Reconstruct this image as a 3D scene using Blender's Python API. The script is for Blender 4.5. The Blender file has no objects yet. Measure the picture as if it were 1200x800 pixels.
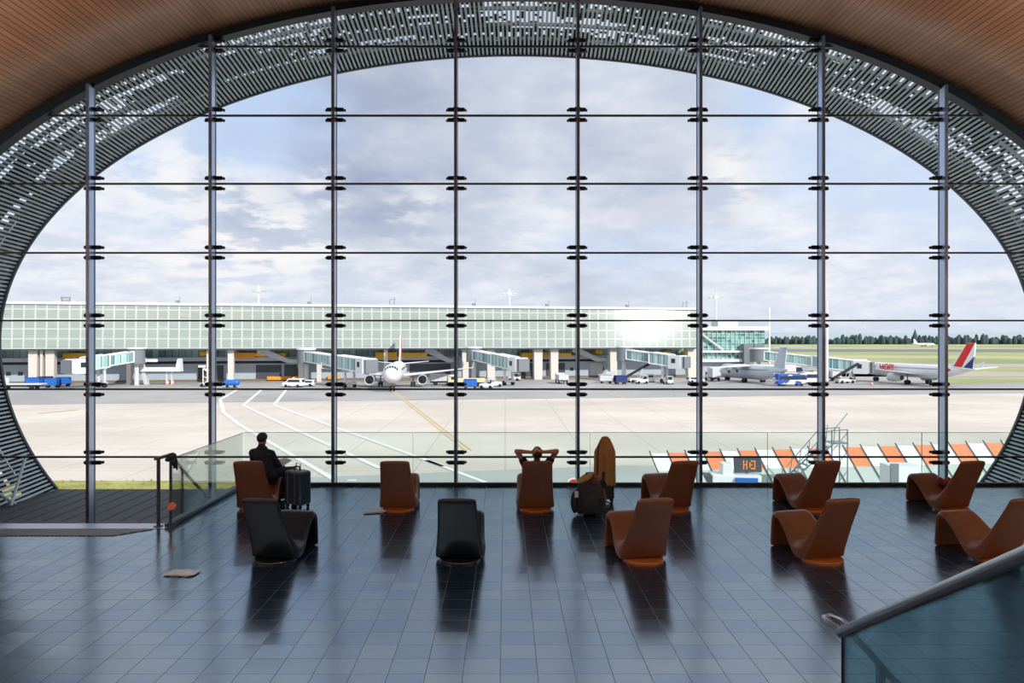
import bpy, bmesh, math, random
from mathutils import Vector, Matrix, noise, Euler
random.seed(7)
C = bpy.context.scene.collection
PI = math.pi
R = math.radians
F = 850.0; VX = 592.0; VY = 398.0; EYE = 2.9      # lens in pixels of a 1200 px frame, eye height over the lounge floor
GZ = -7.9                                         # apron level
SKYK = 1.12; FILL_POWER = 700

def lin(c):
    c = c/255.0
    return c/12.92 if c <= 0.04045 else ((c+0.055)/1.055)**2.4
def rgb(r, g, b): return (lin(r), lin(g), lin(b), 1)

# ------------------------------------------------------------------ materials
MATS = {}
def mat(name, col, rough=.5, metal=0, var=.06, scale=6, spec=.5, bump=0, emit=None):
    if name in MATS: return MATS[name]
    m = bpy.data.materials.new(name); m.use_nodes = True
    nt = m.node_tree; b = nt.nodes['Principled BSDF']
    b.inputs['Roughness'].default_value = rough
    b.inputs['Metallic'].default_value = metal
    b.inputs['Specular IOR Level'].default_value = spec
    c = rgb(*col)
    tc = nt.nodes.new('ShaderNodeTexCoord'); nz = nt.nodes.new('ShaderNodeTexNoise')
    nz.inputs['Scale'].default_value = scale; nz.inputs['Detail'].default_value = 3
    nt.links.new(tc.outputs['Object'], nz.inputs['Vector'])
    mx = nt.nodes.new('ShaderNodeMix'); mx.data_type = 'RGBA'
    mx.inputs[6].default_value = tuple(x*(1-var) for x in c[:3])+(1,)
    mx.inputs[7].default_value = tuple(min(1, x*(1+var)) for x in c[:3])+(1,)
    nt.links.new(nz.outputs['Fac'], mx.inputs[0]); nt.links.new(mx.outputs[2], b.inputs['Base Color'])
    if bump:
        bp = nt.nodes.new('ShaderNodeBump'); bp.inputs['Strength'].default_value = bump
        bp.inputs['Distance'].default_value = .02
        nt.links.new(nz.outputs['Fac'], bp.inputs['Height']); nt.links.new(bp.outputs[0], b.inputs['Normal'])
    if emit:
        b.inputs['Emission Color'].default_value = rgb(*emit[0]); b.inputs['Emission Strength'].default_value = emit[1]
    MATS[name] = m
    return m

def glass(name, tint, gloss=1.0, alpha=0.0, rough=0.0, body=(150, 190, 185)):
    """thin architectural glass: clear transmission, fresnel reflection, optional body colour"""
    if name in MATS: return MATS[name]
    m = bpy.data.materials.new(name); m.use_nodes = True
    nt = m.node_tree; nt.nodes.clear()
    o = nt.nodes.new('ShaderNodeOutputMaterial'); t = nt.nodes.new('ShaderNodeBsdfTransparent')
    g = nt.nodes.new('ShaderNodeBsdfGlossy'); fr = nt.nodes.new('ShaderNodeFresnel')
    g.inputs['Roughness'].default_value = rough
    t.inputs['Color'].default_value = rgb(*tint); fr.inputs['IOR'].default_value = 1.45
    mu = nt.nodes.new('ShaderNodeMath'); mu.operation = 'MULTIPLY'; mu.inputs[1].default_value = gloss
    nt.links.new(fr.outputs[0], mu.inputs[0])
    mx = nt.nodes.new('ShaderNodeMixShader')
    nt.links.new(mu.outputs[0], mx.inputs[0])
    first = t.outputs[0]
    if alpha:
        d = nt.nodes.new('ShaderNodeBsdfDiffuse'); d.inputs['Color'].default_value = rgb(*body)
        m2 = nt.nodes.new('ShaderNodeMixShader'); m2.inputs[0].default_value = alpha
        nt.links.new(t.outputs[0], m2.inputs[1]); nt.links.new(d.outputs[0], m2.inputs[2]); first = m2.outputs[0]
    nt.links.new(first, mx.inputs[1]); nt.links.new(g.outputs[0], mx.inputs[2])
    nt.links.new(mx.outputs[0], o.inputs[0])
    MATS[name] = m
    return m

class NT:
    """tiny node helper"""
    def __init__(s, nt): s.nt = nt
    def n(s, t, **k):
        x = s.nt.nodes.new(t)
        for a, v in k.items(): setattr(x, a, v)
        return x
    def put(s, sock, v):
        if hasattr(v, 'is_output') or hasattr(v, 'links'): s.nt.links.new(v, sock)
        else: sock.default_value = v
    def m(s, op, a, b=0.0, c=0.0, clamp=False):
        x = s.n('ShaderNodeMath', operation=op); x.use_clamp = clamp
        s.put(x.inputs[0], a); s.put(x.inputs[1], b); s.put(x.inputs[2], c)
        return x.outputs[0]
    def vm(s, op, a, b=(0, 0, 0)):
        x = s.n('ShaderNodeVectorMath', operation=op)
        s.put(x.inputs[0], a); s.put(x.inputs[1], b)
        return x.outputs['Value'] if op in ('DISTANCE', 'LENGTH', 'DOT_PRODUCT') else x.outputs[0]
    def mix(s, f, a, b):
        x = s.n('ShaderNodeMix', data_type='RGBA'); s.put(x.inputs[0], f); s.put(x.inputs[6], a); s.put(x.inputs[7], b)
        return x.outputs[2]
    def mr(s, v, a, b, c=0.0, d=1.0, smooth=True):
        x = s.n('ShaderNodeMapRange', interpolation_type='SMOOTHSTEP' if smooth else 'LINEAR')
        s.put(x.inputs[0], v); s.put(x.inputs[1], a); s.put(x.inputs[2], b); s.put(x.inputs[3], c); s.put(x.inputs[4], d)
        return x.outputs[0]
    def noise(s, vec, sc, det=4, rough=.5):
        x = s.n('ShaderNodeTexNoise'); s.put(x.inputs['Vector'], vec)
        x.inputs['Scale'].default_value = sc; x.inputs['Detail'].default_value = det; x.inputs['Roughness'].default_value = rough
        return x

def newmat(name):
    m = bpy.data.materials.new(name); m.use_nodes = True; MATS[name] = m
    return m, NT(m.node_tree), m.node_tree.nodes['Principled BSDF']

# slate floor: individual slabs, each very slightly out of level, satin polish
def floor_material():
    m, k, b = newmat('slate_floor')
    tc = k.n('ShaderNodeTexCoord'); sp = k.n('ShaderNodeSeparateXYZ'); k.put(sp.inputs[0], tc.outputs['Object'])
    ty = k.m('DIVIDE', sp.outputs[1], .30); row = k.m('FLOOR', ty)
    rw = k.n('ShaderNodeTexWhiteNoise', noise_dimensions='1D'); k.put(rw.inputs['W'], row)
    tx = k.m('ADD', k.m('DIVIDE', sp.outputs[0], .325), .13); col = k.m('FLOOR', tx)
    fx = k.m('FRACT', tx); fy = k.m('FRACT', ty)
    cv = k.n('ShaderNodeCombineXYZ'); k.put(cv.inputs[0], col); k.put(cv.inputs[1], row)
    wn = k.n('ShaderNodeTexWhiteNoise', noise_dimensions='2D'); k.put(wn.inputs['Vector'], cv.outputs[0])
    ex = k.m('MINIMUM', fx, k.m('SUBTRACT', 1, fx)); ey = k.m('MINIMUM', fy, k.m('SUBTRACT', 1, fy))
    jx = k.mr(ex, .006, .013); jy = k.mr(ey, .004, .010)
    joint = k.m('MINIMUM', jx, jy)                    # 0 in joints
    n1 = k.noise(tc.outputs['Object'], 3.0, 6, .6).outputs['Fac']
    n2 = k.noise(tc.outputs['Object'], .6, 3).outputs['Fac']
    v = k.m('ADD', k.m('MULTIPLY', wn.outputs['Value'], .5), k.m('MULTIPLY', n1, .5))
    c = k.mix(v, rgb(18, 25, 40), rgb(34, 43, 60))
    c = k.mix(joint, rgb(12, 15, 20), c)
    k.put(b.inputs['Base Color'], c)
    r = k.m('ADD', .10, k.m('MULTIPLY', n1, .12)); r = k.m('ADD', r, k.m('MULTIPLY', n2, .06))
    r = k.m('ADD', r, k.m('MULTIPLY', k.m('SUBTRACT', 1, joint), .4))
    b.inputs['Roughness'].default_value = .8; b.inputs['Specular IOR Level'].default_value = 0
    # slab tilt
    t = k.vm('SUBTRACT', wn.outputs['Color'], (.5, .5, .5)); t = k.vm('MULTIPLY', t, (.006, .022, 0))
    nn = k.vm('NORMALIZE', k.vm('ADD', t, (0, 0, 1)))
    bp = k.n('ShaderNodeBump'); bp.inputs['Strength'].default_value = .12; bp.inputs['Distance'].default_value = .004
    k.put(bp.inputs['Height'], k.m('ADD', joint, k.m('MULTIPLY', n1, .3))); k.put(bp.inputs['Normal'], nn)
    k.put(b.inputs['Normal'], bp.outputs[0])
    gl = k.n('ShaderNodeBsdfGlossy'); k.put(gl.inputs['Color'], k.mix(wn.outputs['Value'], (.70, .84, .99, 1), (.80, .92, 1.0, 1))); k.put(gl.inputs['Roughness'], r); k.put(gl.inputs['Normal'], bp.outputs[0])
    fr = k.n('ShaderNodeFresnel'); fr.inputs['IOR'].default_value = 4.6; k.put(fr.inputs['Normal'], bp.outputs[0])
    mx = k.n('ShaderNodeMixShader'); k.put(mx.inputs[0], k.m('MULTIPLY', fr.outputs[0], k.m('ADD', .55, k.m('MULTIPLY', joint, .45)))); k.put(mx.inputs[1], b.outputs[0]); k.put(mx.inputs[2], gl.outputs[0])
    k.put(m.node_tree.nodes['Material Output'].inputs[0], mx.outputs[0])
    return m

def wood_material():
    m, k, b = newmat('ceiling_planks')          # narrow planks running towards the window
    at = k.n('ShaderNodeAttribute'); at.attribute_name = 'arc'; at.attribute_type = 'GEOMETRY'
    tc = k.n('ShaderNodeTexCoord'); sp = k.n('ShaderNodeSeparateXYZ'); k.put(sp.inputs[0], tc.outputs['Object'])
    u = k.m('DIVIDE', at.outputs['Fac'], .11); pl = k.m('FLOOR', u); f = k.m('FRACT', u)
    wn = k.n('ShaderNodeTexWhiteNoise', noise_dimensions='1D'); k.put(wn.inputs['W'], pl)
    cv = k.n('ShaderNodeCombineXYZ'); k.put(cv.inputs[0], k.m('MULTIPLY', at.outputs['Fac'], 30)); k.put(cv.inputs[1], k.m('MULTIPLY', sp.outputs[1], .8)); k.put(cv.inputs[2], pl)
    g = k.noise(cv.outputs[0], 1.0, 4).outputs['Fac']
    v = k.m('ADD', k.m('MULTIPLY', wn.outputs['Value'], .35), k.m('MULTIPLY', g, .65))
    c = k.mix(v, rgb(160, 112, 82), rgb(196, 146, 110))
    e = k.m('MINIMUM', f, k.m('SUBTRACT', 1, f)); j = k.mr(e, .04, .10)
    c = k.mix(j, rgb(96, 58, 36), c)
    k.put(b.inputs['Base Color'], c); b.inputs['Roughness'].default_value = .45
    return m

def ground_mat(name, c1, c2, sc, rough=.85, joints=None, c3=None, sc3=.02):
    m, k, b = newmat(name)
    tc = k.n('ShaderNodeTexCoord')
    n = k.noise(tc.outputs['Object'], sc, 6, .6).outputs['Fac']
    f = k.mr(n, .35, .65)
    c = k.mix(f, rgb(*c1), rgb(*c2))
    if c3:
        mp = k.vm('MULTIPLY', tc.outputs['Object'], (.25, 1, 1))
        n3 = k.noise(mp, sc3, 4, .6).outputs['Fac']
        c = k.mix(k.mr(n3, .48, .68), c, rgb(*c3))
    if joints:
        sp = k.n('ShaderNodeSeparateXYZ'); k.put(sp.inputs[0], tc.outputs['Object'])
        j = None
        for a in (0, 1):
            fr = k.m('FRACT', k.m('DIVIDE', sp.outputs[a], joints)); e = k.m('MINIMUM', fr, k.m('SUBTRACT', 1, fr))
            e = k.mr(e, .004, .014); j = e if j is None else k.m('MINIMUM', j, e)
        c = k.mix(j, k.mix(.25, c, rgb(90, 88, 84)), c)
    k.put(b.inputs['Base Color'], c); b.inputs['Roughness'].default_value = rough
    b.inputs['Specular IOR Level'].default_value = .2
    return m

def cladding_material():
    m, k, b = newmat('pier_cladding')           # pale green glass louvres with white posts (object x along the pier, z up)
    tc = k.n('ShaderNodeTexCoord'); sp = k.n('ShaderNodeSeparateXYZ'); k.put(sp.inputs[0], tc.outputs['Object'])
    def line(v, per, w0, w1):
        fr = k.m('FRACT', k.m('DIVIDE', v, per)); e = k.m('MINIMUM', fr, k.m('SUBTRACT', 1, fr)); return k.mr(e, w0, w1)
    post = line(sp.outputs[0], 2.45, .05, .09)
    rail = line(k.m('ADD', sp.outputs[2], .7), 2.35, .05, .09)
    fine = line(sp.outputs[2], .47, .1, .35)
    cv = k.n('ShaderNodeCombineXYZ'); k.put(cv.inputs[0], k.m('FLOOR', k.m('DIVIDE', sp.outputs[0], 2.45))); k.put(cv.inputs[1], k.m('FLOOR', k.m('DIVIDE', sp.outputs[2], 1.17)))
    wn = k.n('ShaderNodeTexWhiteNoise', noise_dimensions='2D'); k.put(wn.inputs['Vector'], cv.outputs[0])
    c = k.mix(wn.outputs['Value'], rgb(134, 148, 142), rgb(148, 160, 154))
    c = k.mix(fine, rgb(164, 172, 168), c)
    c = k.mix(rail, rgb(178, 184, 180), c)
    c = k.mix(post, rgb(190, 194, 190), c)
    k.put(b.inputs['Base Color'], c)
    b.inputs['Roughness'].default_value = .13; b.inputs['Specular IOR Level'].default_value = .035
    th = R(16); b_ = Vector(((817-VX)/F*205, 205, 0))-Vector((-VX/F*170, 170, 0)); b_.normalize()
    nv = k.n('ShaderNodeCombineXYZ'); nv.inputs[0].default_value = b_.y*math.cos(th); nv.inputs[1].default_value = -b_.x*math.cos(th); nv.inputs[2].default_value = math.sin(th)   # glass louvre blades tilted skyward
    k.put(b.inputs['Normal'], nv.outputs[0])
    return m

def hall_glass_material():
    m, k, b = newmat('green_hall_glass')
    tc = k.n('ShaderNodeTexCoord'); sp = k.n('ShaderNodeSeparateXYZ'); k.put(sp.inputs[0], tc.outputs['Object'])
    cv = k.n('ShaderNodeCombineXYZ'); k.put(cv.inputs[0], k.m('FLOOR', k.m('DIVIDE', sp.outputs[0], 1.0))); k.put(cv.inputs[1], k.m('FLOOR', k.m('DIVIDE', sp.outputs[2], .9)))
    wn = k.n('ShaderNodeTexWhiteNoise', noise_dimensions='2D'); k.put(wn.inputs['Vector'], cv.outputs[0])
    c = k.mix(wn.outputs['Value'], rgb(40, 105, 105), rgb(150, 200, 190))
    fr = k.m('FRACT', k.m('DIVIDE', sp.outputs[2], .9)); c = k.mix(k.mr(fr, .08, .2), rgb(200, 215, 205), c)
    k.put(b.inputs['Base Color'], c); b.inputs['Roughness'].default_value = .15
    return m

# ------------------------------------------------------------------ mesh builder
class MB:
    def __init__(s): s.v = []; s.f = []; s.mi = []; s.cur = 0
    def raw(s, vs, fs):
        o = len(s.v); s.v += [tuple(p) for p in vs]
        for f in fs: s.f.append(tuple(i+o for i in f)); s.mi.append(s.cur)
        return s
    def box(s, c, d, rot=None, taper=1.0):
        M = rot if rot else Matrix.Identity(3); c = Vector(c); vs = []
        for z in (-1, 1):
            t = taper if z > 0 else 1
            for x, y in ((-1, -1), (1, -1), (1, 1), (-1, 1)):
                vs.append(c + M @ Vector((x*d[0]/2*t, y*d[1]/2*t, z*d[2]/2)))
        return s.raw(vs, [(3, 2, 1, 0), (4, 5, 6, 7), (0, 1, 5, 4), (1, 2, 6, 5), (2, 3, 7, 6), (3, 0, 4, 7)])
    def bbox(s, x0, x1, y0, y1, z0, z1): return s.box(((x0+x1)/2, (y0+y1)/2, (z0+z1)/2), (x1-x0, y1-y0, z1-z0))
    def loft(s, rings, cap=True):
        n = len(rings[0]); o = []
        vs = [p for r in rings for p in r]
        for i in range(len(rings)-1):
            for j in range(n):
                a = i*n+j; b = i*n+(j+1) % n
                o.append((a, b, b+n, a+n))
        if cap:
            o.append(tuple(reversed(range(n)))); o.append(tuple(range((len(rings)-1)*n, len(rings)*n)))
        return s.raw(vs, o)
    def tube(s, pts, r, seg=10, cap=True):
        pts = [Vector(p) for p in pts]; rr = r if isinstance(r, (list, tuple)) else [r]*len(pts)
        rings = []; up = None
        for i, p in enumerate(pts):
            if i == 0: t = pts[1]-p
            elif i == len(pts)-1: t = p-pts[i-1]
            else: t = (pts[i+1]-p).normalized()+(p-pts[i-1]).normalized()
            t.normalize()
            if up is None: up = Vector((0, 0, 1)) if abs(t.z) < .9 else Vector((1, 0, 0))
            a = up-t*up.dot(t); a.normalize(); b = t.cross(a); up = a
            rings.append([p+(a*math.cos(k*2*PI/seg)+b*math.sin(k*2*PI/seg))*rr[i] for k in range(seg)])
        return s.loft(rings, cap)
    def capsule(s, p0, p1, r0, r1, seg=14, sq=1.0):
        p0 = Vector(p0); p1 = Vector(p1); d = (p1-p0); L = d.length; d = d/L if L > 1e-6 else Vector((0, 0, 1))
        pts = []; rr = []
        for k in range(5):
            a = PI/2*(1-k/5); pts.append(p0-d*r0*math.sin(a)*sq); rr.append(max(r0*math.cos(a), r0*.04))
        pts.append(p0); rr.append(r0); pts.append((p0+p1)/2); rr.append((r0+r1)/2); pts.append(p1); rr.append(r1)
        for k in range(1, 6):
            a = PI/2*k/5; pts.append(p1+d*r1*math.sin(a)*sq); rr.append(max(r1*math.cos(a), r1*.04))
        return s.tube(pts, rr, seg)
    def ell(s, c, r, rot=None, seg=16, rings=10):
        M = rot if rot else Matrix.Identity(3); c = Vector(c); L = []
        for i in range(rings+1):
            a = PI*i/rings; z = -math.cos(a); q = max(math.sin(a), .02)
            L.append([c+M @ Vector((math.cos(k*2*PI/seg)*q*r[0], math.sin(k*2*PI/seg)*q*r[1], z*r[2])) for k in range(seg)])
        return s.loft(L)
    def disc(s, c, r, h, seg=32, r2=None):
        c = Vector(c); r2 = r if r2 is None else r2
        return s.loft([[c+Vector((math.cos(k*2*PI/seg)*q, math.sin(k*2*PI/seg)*q, z)) for k in range(seg)] for q, z in ((r, 0), (r, h*.7), (r2*.97, h))])
    def prism(s, poly, y0, y1):       # poly in x,z extruded along y
        n = len(poly)
        return s.raw([(x, y0, z) for x, z in poly]+[(x, y1, z) for x, z in poly],
                     [tuple(range(n)), tuple(reversed(range(n, 2*n)))]+[(i, i+n, (i+1) % n+n, (i+1) % n) for i in range(n)])
    def quad(s, a, b, c, d): return s.raw([a, b, c, d], [(0, 1, 2, 3)])
    def build(s, name, mats, parent=None, smooth=35, fix=True, bevel=0):
        me = bpy.data.meshes.new(name); me.from_pydata(s.v, [], s.f)
        if not isinstance(mats, (list, tuple)): mats = [mats]
        for m in mats: me.materials.append(m)
        for p, i in zip(me.polygons, s.mi): p.material_index = i
        if fix:
            bm = bmesh.new(); bm.from_mesh(me); bmesh.ops.recalc_face_normals(bm, faces=bm.faces); bm.to_mesh(me); bm.free()
        if smooth:
            for p in me.polygons: p.use_smooth = True
            me.set_sharp_from_angle(angle=R(smooth))
        o = bpy.data.objects.new(name, me); C.objects.link(o)
        if parent: o.parent = parent
        if bevel:
            md = o.modifiers.new('bevel', 'BEVEL'); md.width = bevel; md.segments = 2; md.limit_method = 'ANGLE'
        return o

def thing(name, label, cat, loc=(0, 0, 0), rz=0, group=None):
    o = bpy.data.objects.new(name, None); C.objects.link(o); o.empty_display_size = .2
    o.location = loc; o.rotation_euler = (0, 0, rz); o['label'] = label; o['category'] = cat
    if group: o['group'] = group
    return o
def tag(o, label, cat, group=None):
    o['label'] = label; o['category'] = cat
    if group: o['group'] = group
    return o
def struct(o): o['kind'] = 'structure'; return o
def dup(root, loc, rz, label=None, group=None):
    def cp(o, par):
        c = o.copy(); C.objects.link(c); c.parent = par
        for ch in o.children: cp(ch, c)
        return c
    r = cp(root, None); r.location = loc; r.rotation_euler = (0, 0, rz)
    if label: r['label'] = label
    if group: r['group'] = group
    return r
def remeshed(mb, name, mats, parent, voxel, smooth_it=4, painter=None):
    """union of overlapping shapes into one continuous skin"""
    o = mb.build(name, mats, None, smooth=0)
    md = o.modifiers.new('r', 'REMESH'); md.mode = 'VOXEL'; md.voxel_size = voxel
    ms = o.modifiers.new('s', 'SMOOTH'); ms.iterations = smooth_it; ms.factor = .5
    dg = bpy.context.evaluated_depsgraph_get(); dg.update()
    me = bpy.data.meshes.new_from_object(o.evaluated_get(dg))
    old = o.data; o.modifiers.clear(); o.data = me; bpy.data.meshes.remove(old)
    me.materials.clear()
    for m in (mats if isinstance(mats, (list, tuple)) else [mats]): me.materials.append(m)
    for p in me.polygons:
        p.use_smooth = True
        p.material_index = painter(p.center) if painter else 0
    if parent: o.parent = parent
    return o
def text_mesh(body, size, name, m, parent, M, ext=.02):
    cu = bpy.data.curves.new(name, 'FONT'); cu.body = body; cu.size = size; cu.extrude = ext; cu.align_x = 'CENTER'; cu.align_y = 'CENTER'; cu.offset = size*.02
    t = bpy.data.objects.new(name, cu); C.objects.link(t)
    dg = bpy.context.evaluated_depsgraph_get(); dg.update()
    me = bpy.data.meshes.new_from_object(t.evaluated_get(dg)); bpy.data.objects.remove(t)
    me.transform(M); me.materials.clear(); me.materials.append(m)
    o = bpy.data.objects.new(name, me); C.objects.link(o)
    if parent: o.parent = parent
    return o

def at(px, py, D): return Vector(((px-VX)/F*D, D, EYE-(py-VY)/F*D))
def gnd(px, py, z=0.0):                            # point of a horizontal plane z seen at that pixel
    D = F*(EYE-z)/(py-VY); return Vector(((px-VX)/F*D, D, z))
def apr(px, py): return gnd(px, py, GZ)

# ------------------------------------------------------------------ shared materials
M_floor = floor_material(); M_wood = wood_material(); M_clad = cladding_material(); M_hall = hall_glass_material()
M_conc = ground_mat('apron_concrete', (204, 195, 185), (220, 211, 201), .05, joints=7.5, c3=(194, 185, 176), sc3=.03)
M_asph = ground_mat('apron_asphalt', (160, 159, 160), (176, 174, 173), .06)
M_greyg = ground_mat('grey_ground', (168, 172, 168), (182, 184, 180), .08)
M_grass = ground_mat('verge_grass', (134, 136, 76), (166, 166, 98), .5, c3=(182, 172, 120), sc3=.3)
M_field = ground_mat('airfield_grass', (146, 154, 110), (180, 182, 136), .01, c3=(192, 186, 144), sc3=.006)
M_deck = mat('deck_ribbed', (58, 62, 70), .7, var=.15, scale=2)
M_steel = mat('mullion_steel', (168, 184, 208), .3, .92, .03)
M_dark = mat('dark_frame', (22, 28, 36), .5, 0, .1)
M_band = mat('teal_band', (12, 26, 32), .5, 0, .1)
M_slat = mat('louvre_slat', (166, 182, 190), .45, .1, .05)
M_line2 = mat('lining_dark', (18, 22, 28), .8)
M_glassW = glass('window_glass', (247, 250, 252), .8)
M_glassB = glass('balustrade_glass', (244, 250, 248), .6)
M_glassR = glass('stair_glass', (196, 222, 226), .6)
M_gedge = mat('glass_edge', (70, 95, 95), .2)
M_chrome = mat('brushed_steel', (150, 158, 168), .28, .85, .04)
M_railm = mat('rail_grey', (92, 98, 108), .35, .6)
M_brown = mat('cognac_leather', (110, 64, 34), .36, 0, .10, 5, .5, bump=.08)
M_black = mat('charcoal_leather', (8, 15, 21), .4, 0, .10, 5, .5, bump=.08)
M_disc = mat('amber_lacquer', (164, 86, 32), .25)
M_discb = mat('black_lacquer', (20, 22, 26), .25)
M_white = mat('white_paint', (228, 230, 232), .35, 0, .03)
M_offw = mat('offwhite_paint', (205, 208, 210), .5, 0, .05)
M_grey = mat('mid_grey_paint', (120, 126, 132), .6)
M_dgrey = mat('dark_grey_paint', (70, 76, 84), .6)
M_rubber = mat('rubber', (26, 26, 28), .7)
M_blue = mat('blue_paint', (38, 104, 190), .4)
M_dblue = mat('navy_paint', (30, 50, 110), .4)
M_red = mat('red_paint', (208, 44, 34), .4)
M_yel = mat('yellow_paint', (250, 186, 44), .5)
M_amb = mat('amber_paint', (240, 158, 46), .5)
M_orange = mat('orange_paint', (228, 132, 88), .5)
M_win = mat('dark_glazing', (40, 56, 68), .15, 0, .2, 1)
M_gglaz, _k, _b = newmat('green_glazing')
_tc = _k.n('ShaderNodeTexCoord'); _sp = _k.n('ShaderNodeSeparateXYZ'); _k.put(_sp.inputs[0], _tc.outputs['Object'])
_u = _k.m('DIVIDE', _sp.outputs[0], 1.6); _fr = _k.m('FRACT', _u); _w = _k.n('ShaderNodeTexWhiteNoise', noise_dimensions='1D'); _k.put(_w.inputs['W'], _k.m('FLOOR', _u))
_k.put(_b.inputs['Base Color'], _k.mix(_k.mr(_fr, .06, .12), rgb(70, 82, 88), _k.mix(_w.outputs['Value'], rgb(110, 150, 156), rgb(180, 214, 210)))); _b.inputs['Roughness'].default_value = .15
M_concr = mat('pier_concrete', (212, 206, 198), .8)
M_wallg = mat('undercroft_wall', (172, 184, 196), .8, 0, .06, .3)
M_band2 = mat('undercroft_band', (190, 202, 214), .7)
M_mark = mat('white_marking', (232, 230, 226), .8)
M_ymark = mat('yellow_marking', (216, 192, 138), .8)
M_tree = mat('far_trees', (62, 82, 80), .95, 0, .35, .02)  # distance haze is mixed into this bluish tree colour
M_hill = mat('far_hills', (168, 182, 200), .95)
M_skin = mat('skin', (170, 112, 86), .5, 0, .06)
M_hair = mat('dark_hair', (22, 20, 20), .6, 0, .3, 40, bump=.4)
M_navy = mat('navy_cloth', (22, 32, 46), .85, 0, .15, 20, bump=.2)
M_trou = mat('dark_trousers', (22, 26, 34), .85, 0, .15, 20, bump=.2)
M_tshirt = mat('black_tshirt', (24, 26, 32), .85, 0, .15, 20)
M_shoe = mat('shoe_leather', (24, 20, 18), .4)
M_paper = mat('newsprint', (196, 196, 200), .8, 0, .25, 25)
M_coat = mat('camel_wool', (158, 120, 74), .95, 0, .10, 12, bump=.15)
M_coatl = mat('coat_lining', (86, 54, 42), .7)
M_pack = mat('pack_nylon', (17, 24, 34), .6, 0, .2, 20, bump=.2)
M_maroon = mat('maroon_nylon', (92, 34, 30), .6)
M_case = mat('suitcase_shell', (28, 58, 74), .35, 0, .1, 4)
M_casel = mat('suitcase_light', (92, 84, 80), .5)
M_wallp = mat('wall_plaster', (196, 186, 172), .8)

# ------------------------------------------------------------------ the hall
CX, CZ, EA, EB, EL = .22, 2.86, 13.5, 7.46, 8.4
def oval(t, s=1.0, cx=CX):                          # t in radians, 0 = +x, pi/2 = top
    z = math.sin(t)
    return Vector((cx+EA*s*math.cos(t), 0, CZ+(EB if z > 0 else EL)*s*z))
T0 = -math.asin((CZ+1.0)/EL)                        # where the oval meets the outer deck (z=-1)
def trange(n, t0=T0): return [t0+(PI-2*t0)*i/n for i in range(n+1)]
YG = 15.5; YO = 18.9

def vault(name, y0, y1, s, m, t0=T0-.02, inward=.12):
    mb = MB(); ts = trange(160, t0)
    for y in (y0, y1):
        for t in ts: p = oval(t, s); mb.v.append((p.x, y, p.z))
    n = len(ts)
    for i in range(n-1): mb.f.append((i, i+1, n+i+1, n+i)); mb.mi.append(0)
    o = mb.build(name, m, None, smooth=60, fix=False)
    a = o.data.attributes.new('arc', 'FLOAT', 'POINT'); acc = 0; L = [0]
    for i in range(1, n): acc += (oval(ts[i], s)-oval(ts[i-1], s)).length; L.append(acc)
    for i in range(2*n): a.data[i].value = L[i % n]
    md = o.modifiers.new('solid', 'SOLIDIFY'); md.thickness = inward; md.offset = 1 if name else 0
    return struct(o)
v1 = vault('ceiling', 12.15, YG, 1.0, M_wood)
v2 = vault('ceiling', -12, 11.8, 1.0, M_wood)
for v in (v1, v2): v.modifiers[0].offset = 0; v.modifiers[0].thickness = .02
v3 = vault('trim_1', 11.7, 12.6, 1.03, M_dark); v3.modifiers[0].offset = 0; v3.modifiers[0].thickness = .02
# outside skin of the hall so that no daylight leaks in over the ceiling
v4 = vault('wall_outer', -12.4, YG+.02, 1.05, M_concr); v4.modifiers[0].offset = 0; v4.modifiers[0].thickness = .1
mb = MB(); ts = trange(60, -.6)
pts = [oval(t, 1.05) for t in ts]; mb.raw([(p.x, -12, p.z) for p in pts], [tuple(range(len(pts)))]); mb.raw([(p.x, -12.3, p.z) for p in pts], [tuple(range(len(pts)))])
struct(mb.build('wall_back', M_wallp, None, smooth=0))
# closing ring between the vault and the outer skin + dark teal edge band at the glass
mb = MB(); ts = trange(160)
for (s0, s1, y0, y1) in ((.980, 1.052, YG-.16, YG+.10),):
    rings = []
    for t in ts:
        a = oval(t, s0); b = oval(t, s1); rings.append([(a.x, y0, a.z), (b.x, y0, b.z), (b.x, y1, b.z), (a.x, y1, a.z)])
    mb.loft(rings)
struct(mb.build('trim_2', M_band, None))

# floors
mb = MB()
XE = gnd(200, 616.6).x                               # edge of the raised lounge over the stair
YE = 14.5; YS = 11.45
mb.bbox(XE, 12.75, -12, YE, -.3, 0); mb.bbox(-12.3, XE, -12, YS, -.3, 0)
struct(mb.build('floor', M_floor, None, smooth=0))
mb = MB(); mb.bbox(-12.1, 12.4, YS, YG+.1, -1.25, -1.0); o = struct(mb.build('floor', M_deck, None, smooth=0))
mb = MB(); mb.bbox(XE, 12.3, YE-.14, YE-.02, -1.0, -.3); mb.bbox(XE+.02, XE+.14, YS, YE-.14, -1, -.3); mb.bbox(-12.1, XE, YS-.14, YS-.02, -1, -.3)
struct(mb.build('wall_plinth', M_dark, None, smooth=0))
# steps down to the glass, left
mb = MB()
for i in range(5): mb.bbox(XE-1.25, XE-.05, YS+i*.3, YS+(i+1)*.3, -1.0, -.167*(i+1))
st = thing('stair_flight', 'dark steps going down from the lounge floor to the window deck, left side', 'stairs', (0, 0, 0))
mb.build('steps', M_deck, st, smooth=0)
mb = MB()
for i in range(5): mb.bbox(XE-1.25, XE-.05, YS+i*.3, YS+i*.3+.03, -.167*(i+1), -.167*(i+1)+.004)
mb.build('nosing', M_chrome, st, smooth=0)
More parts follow.
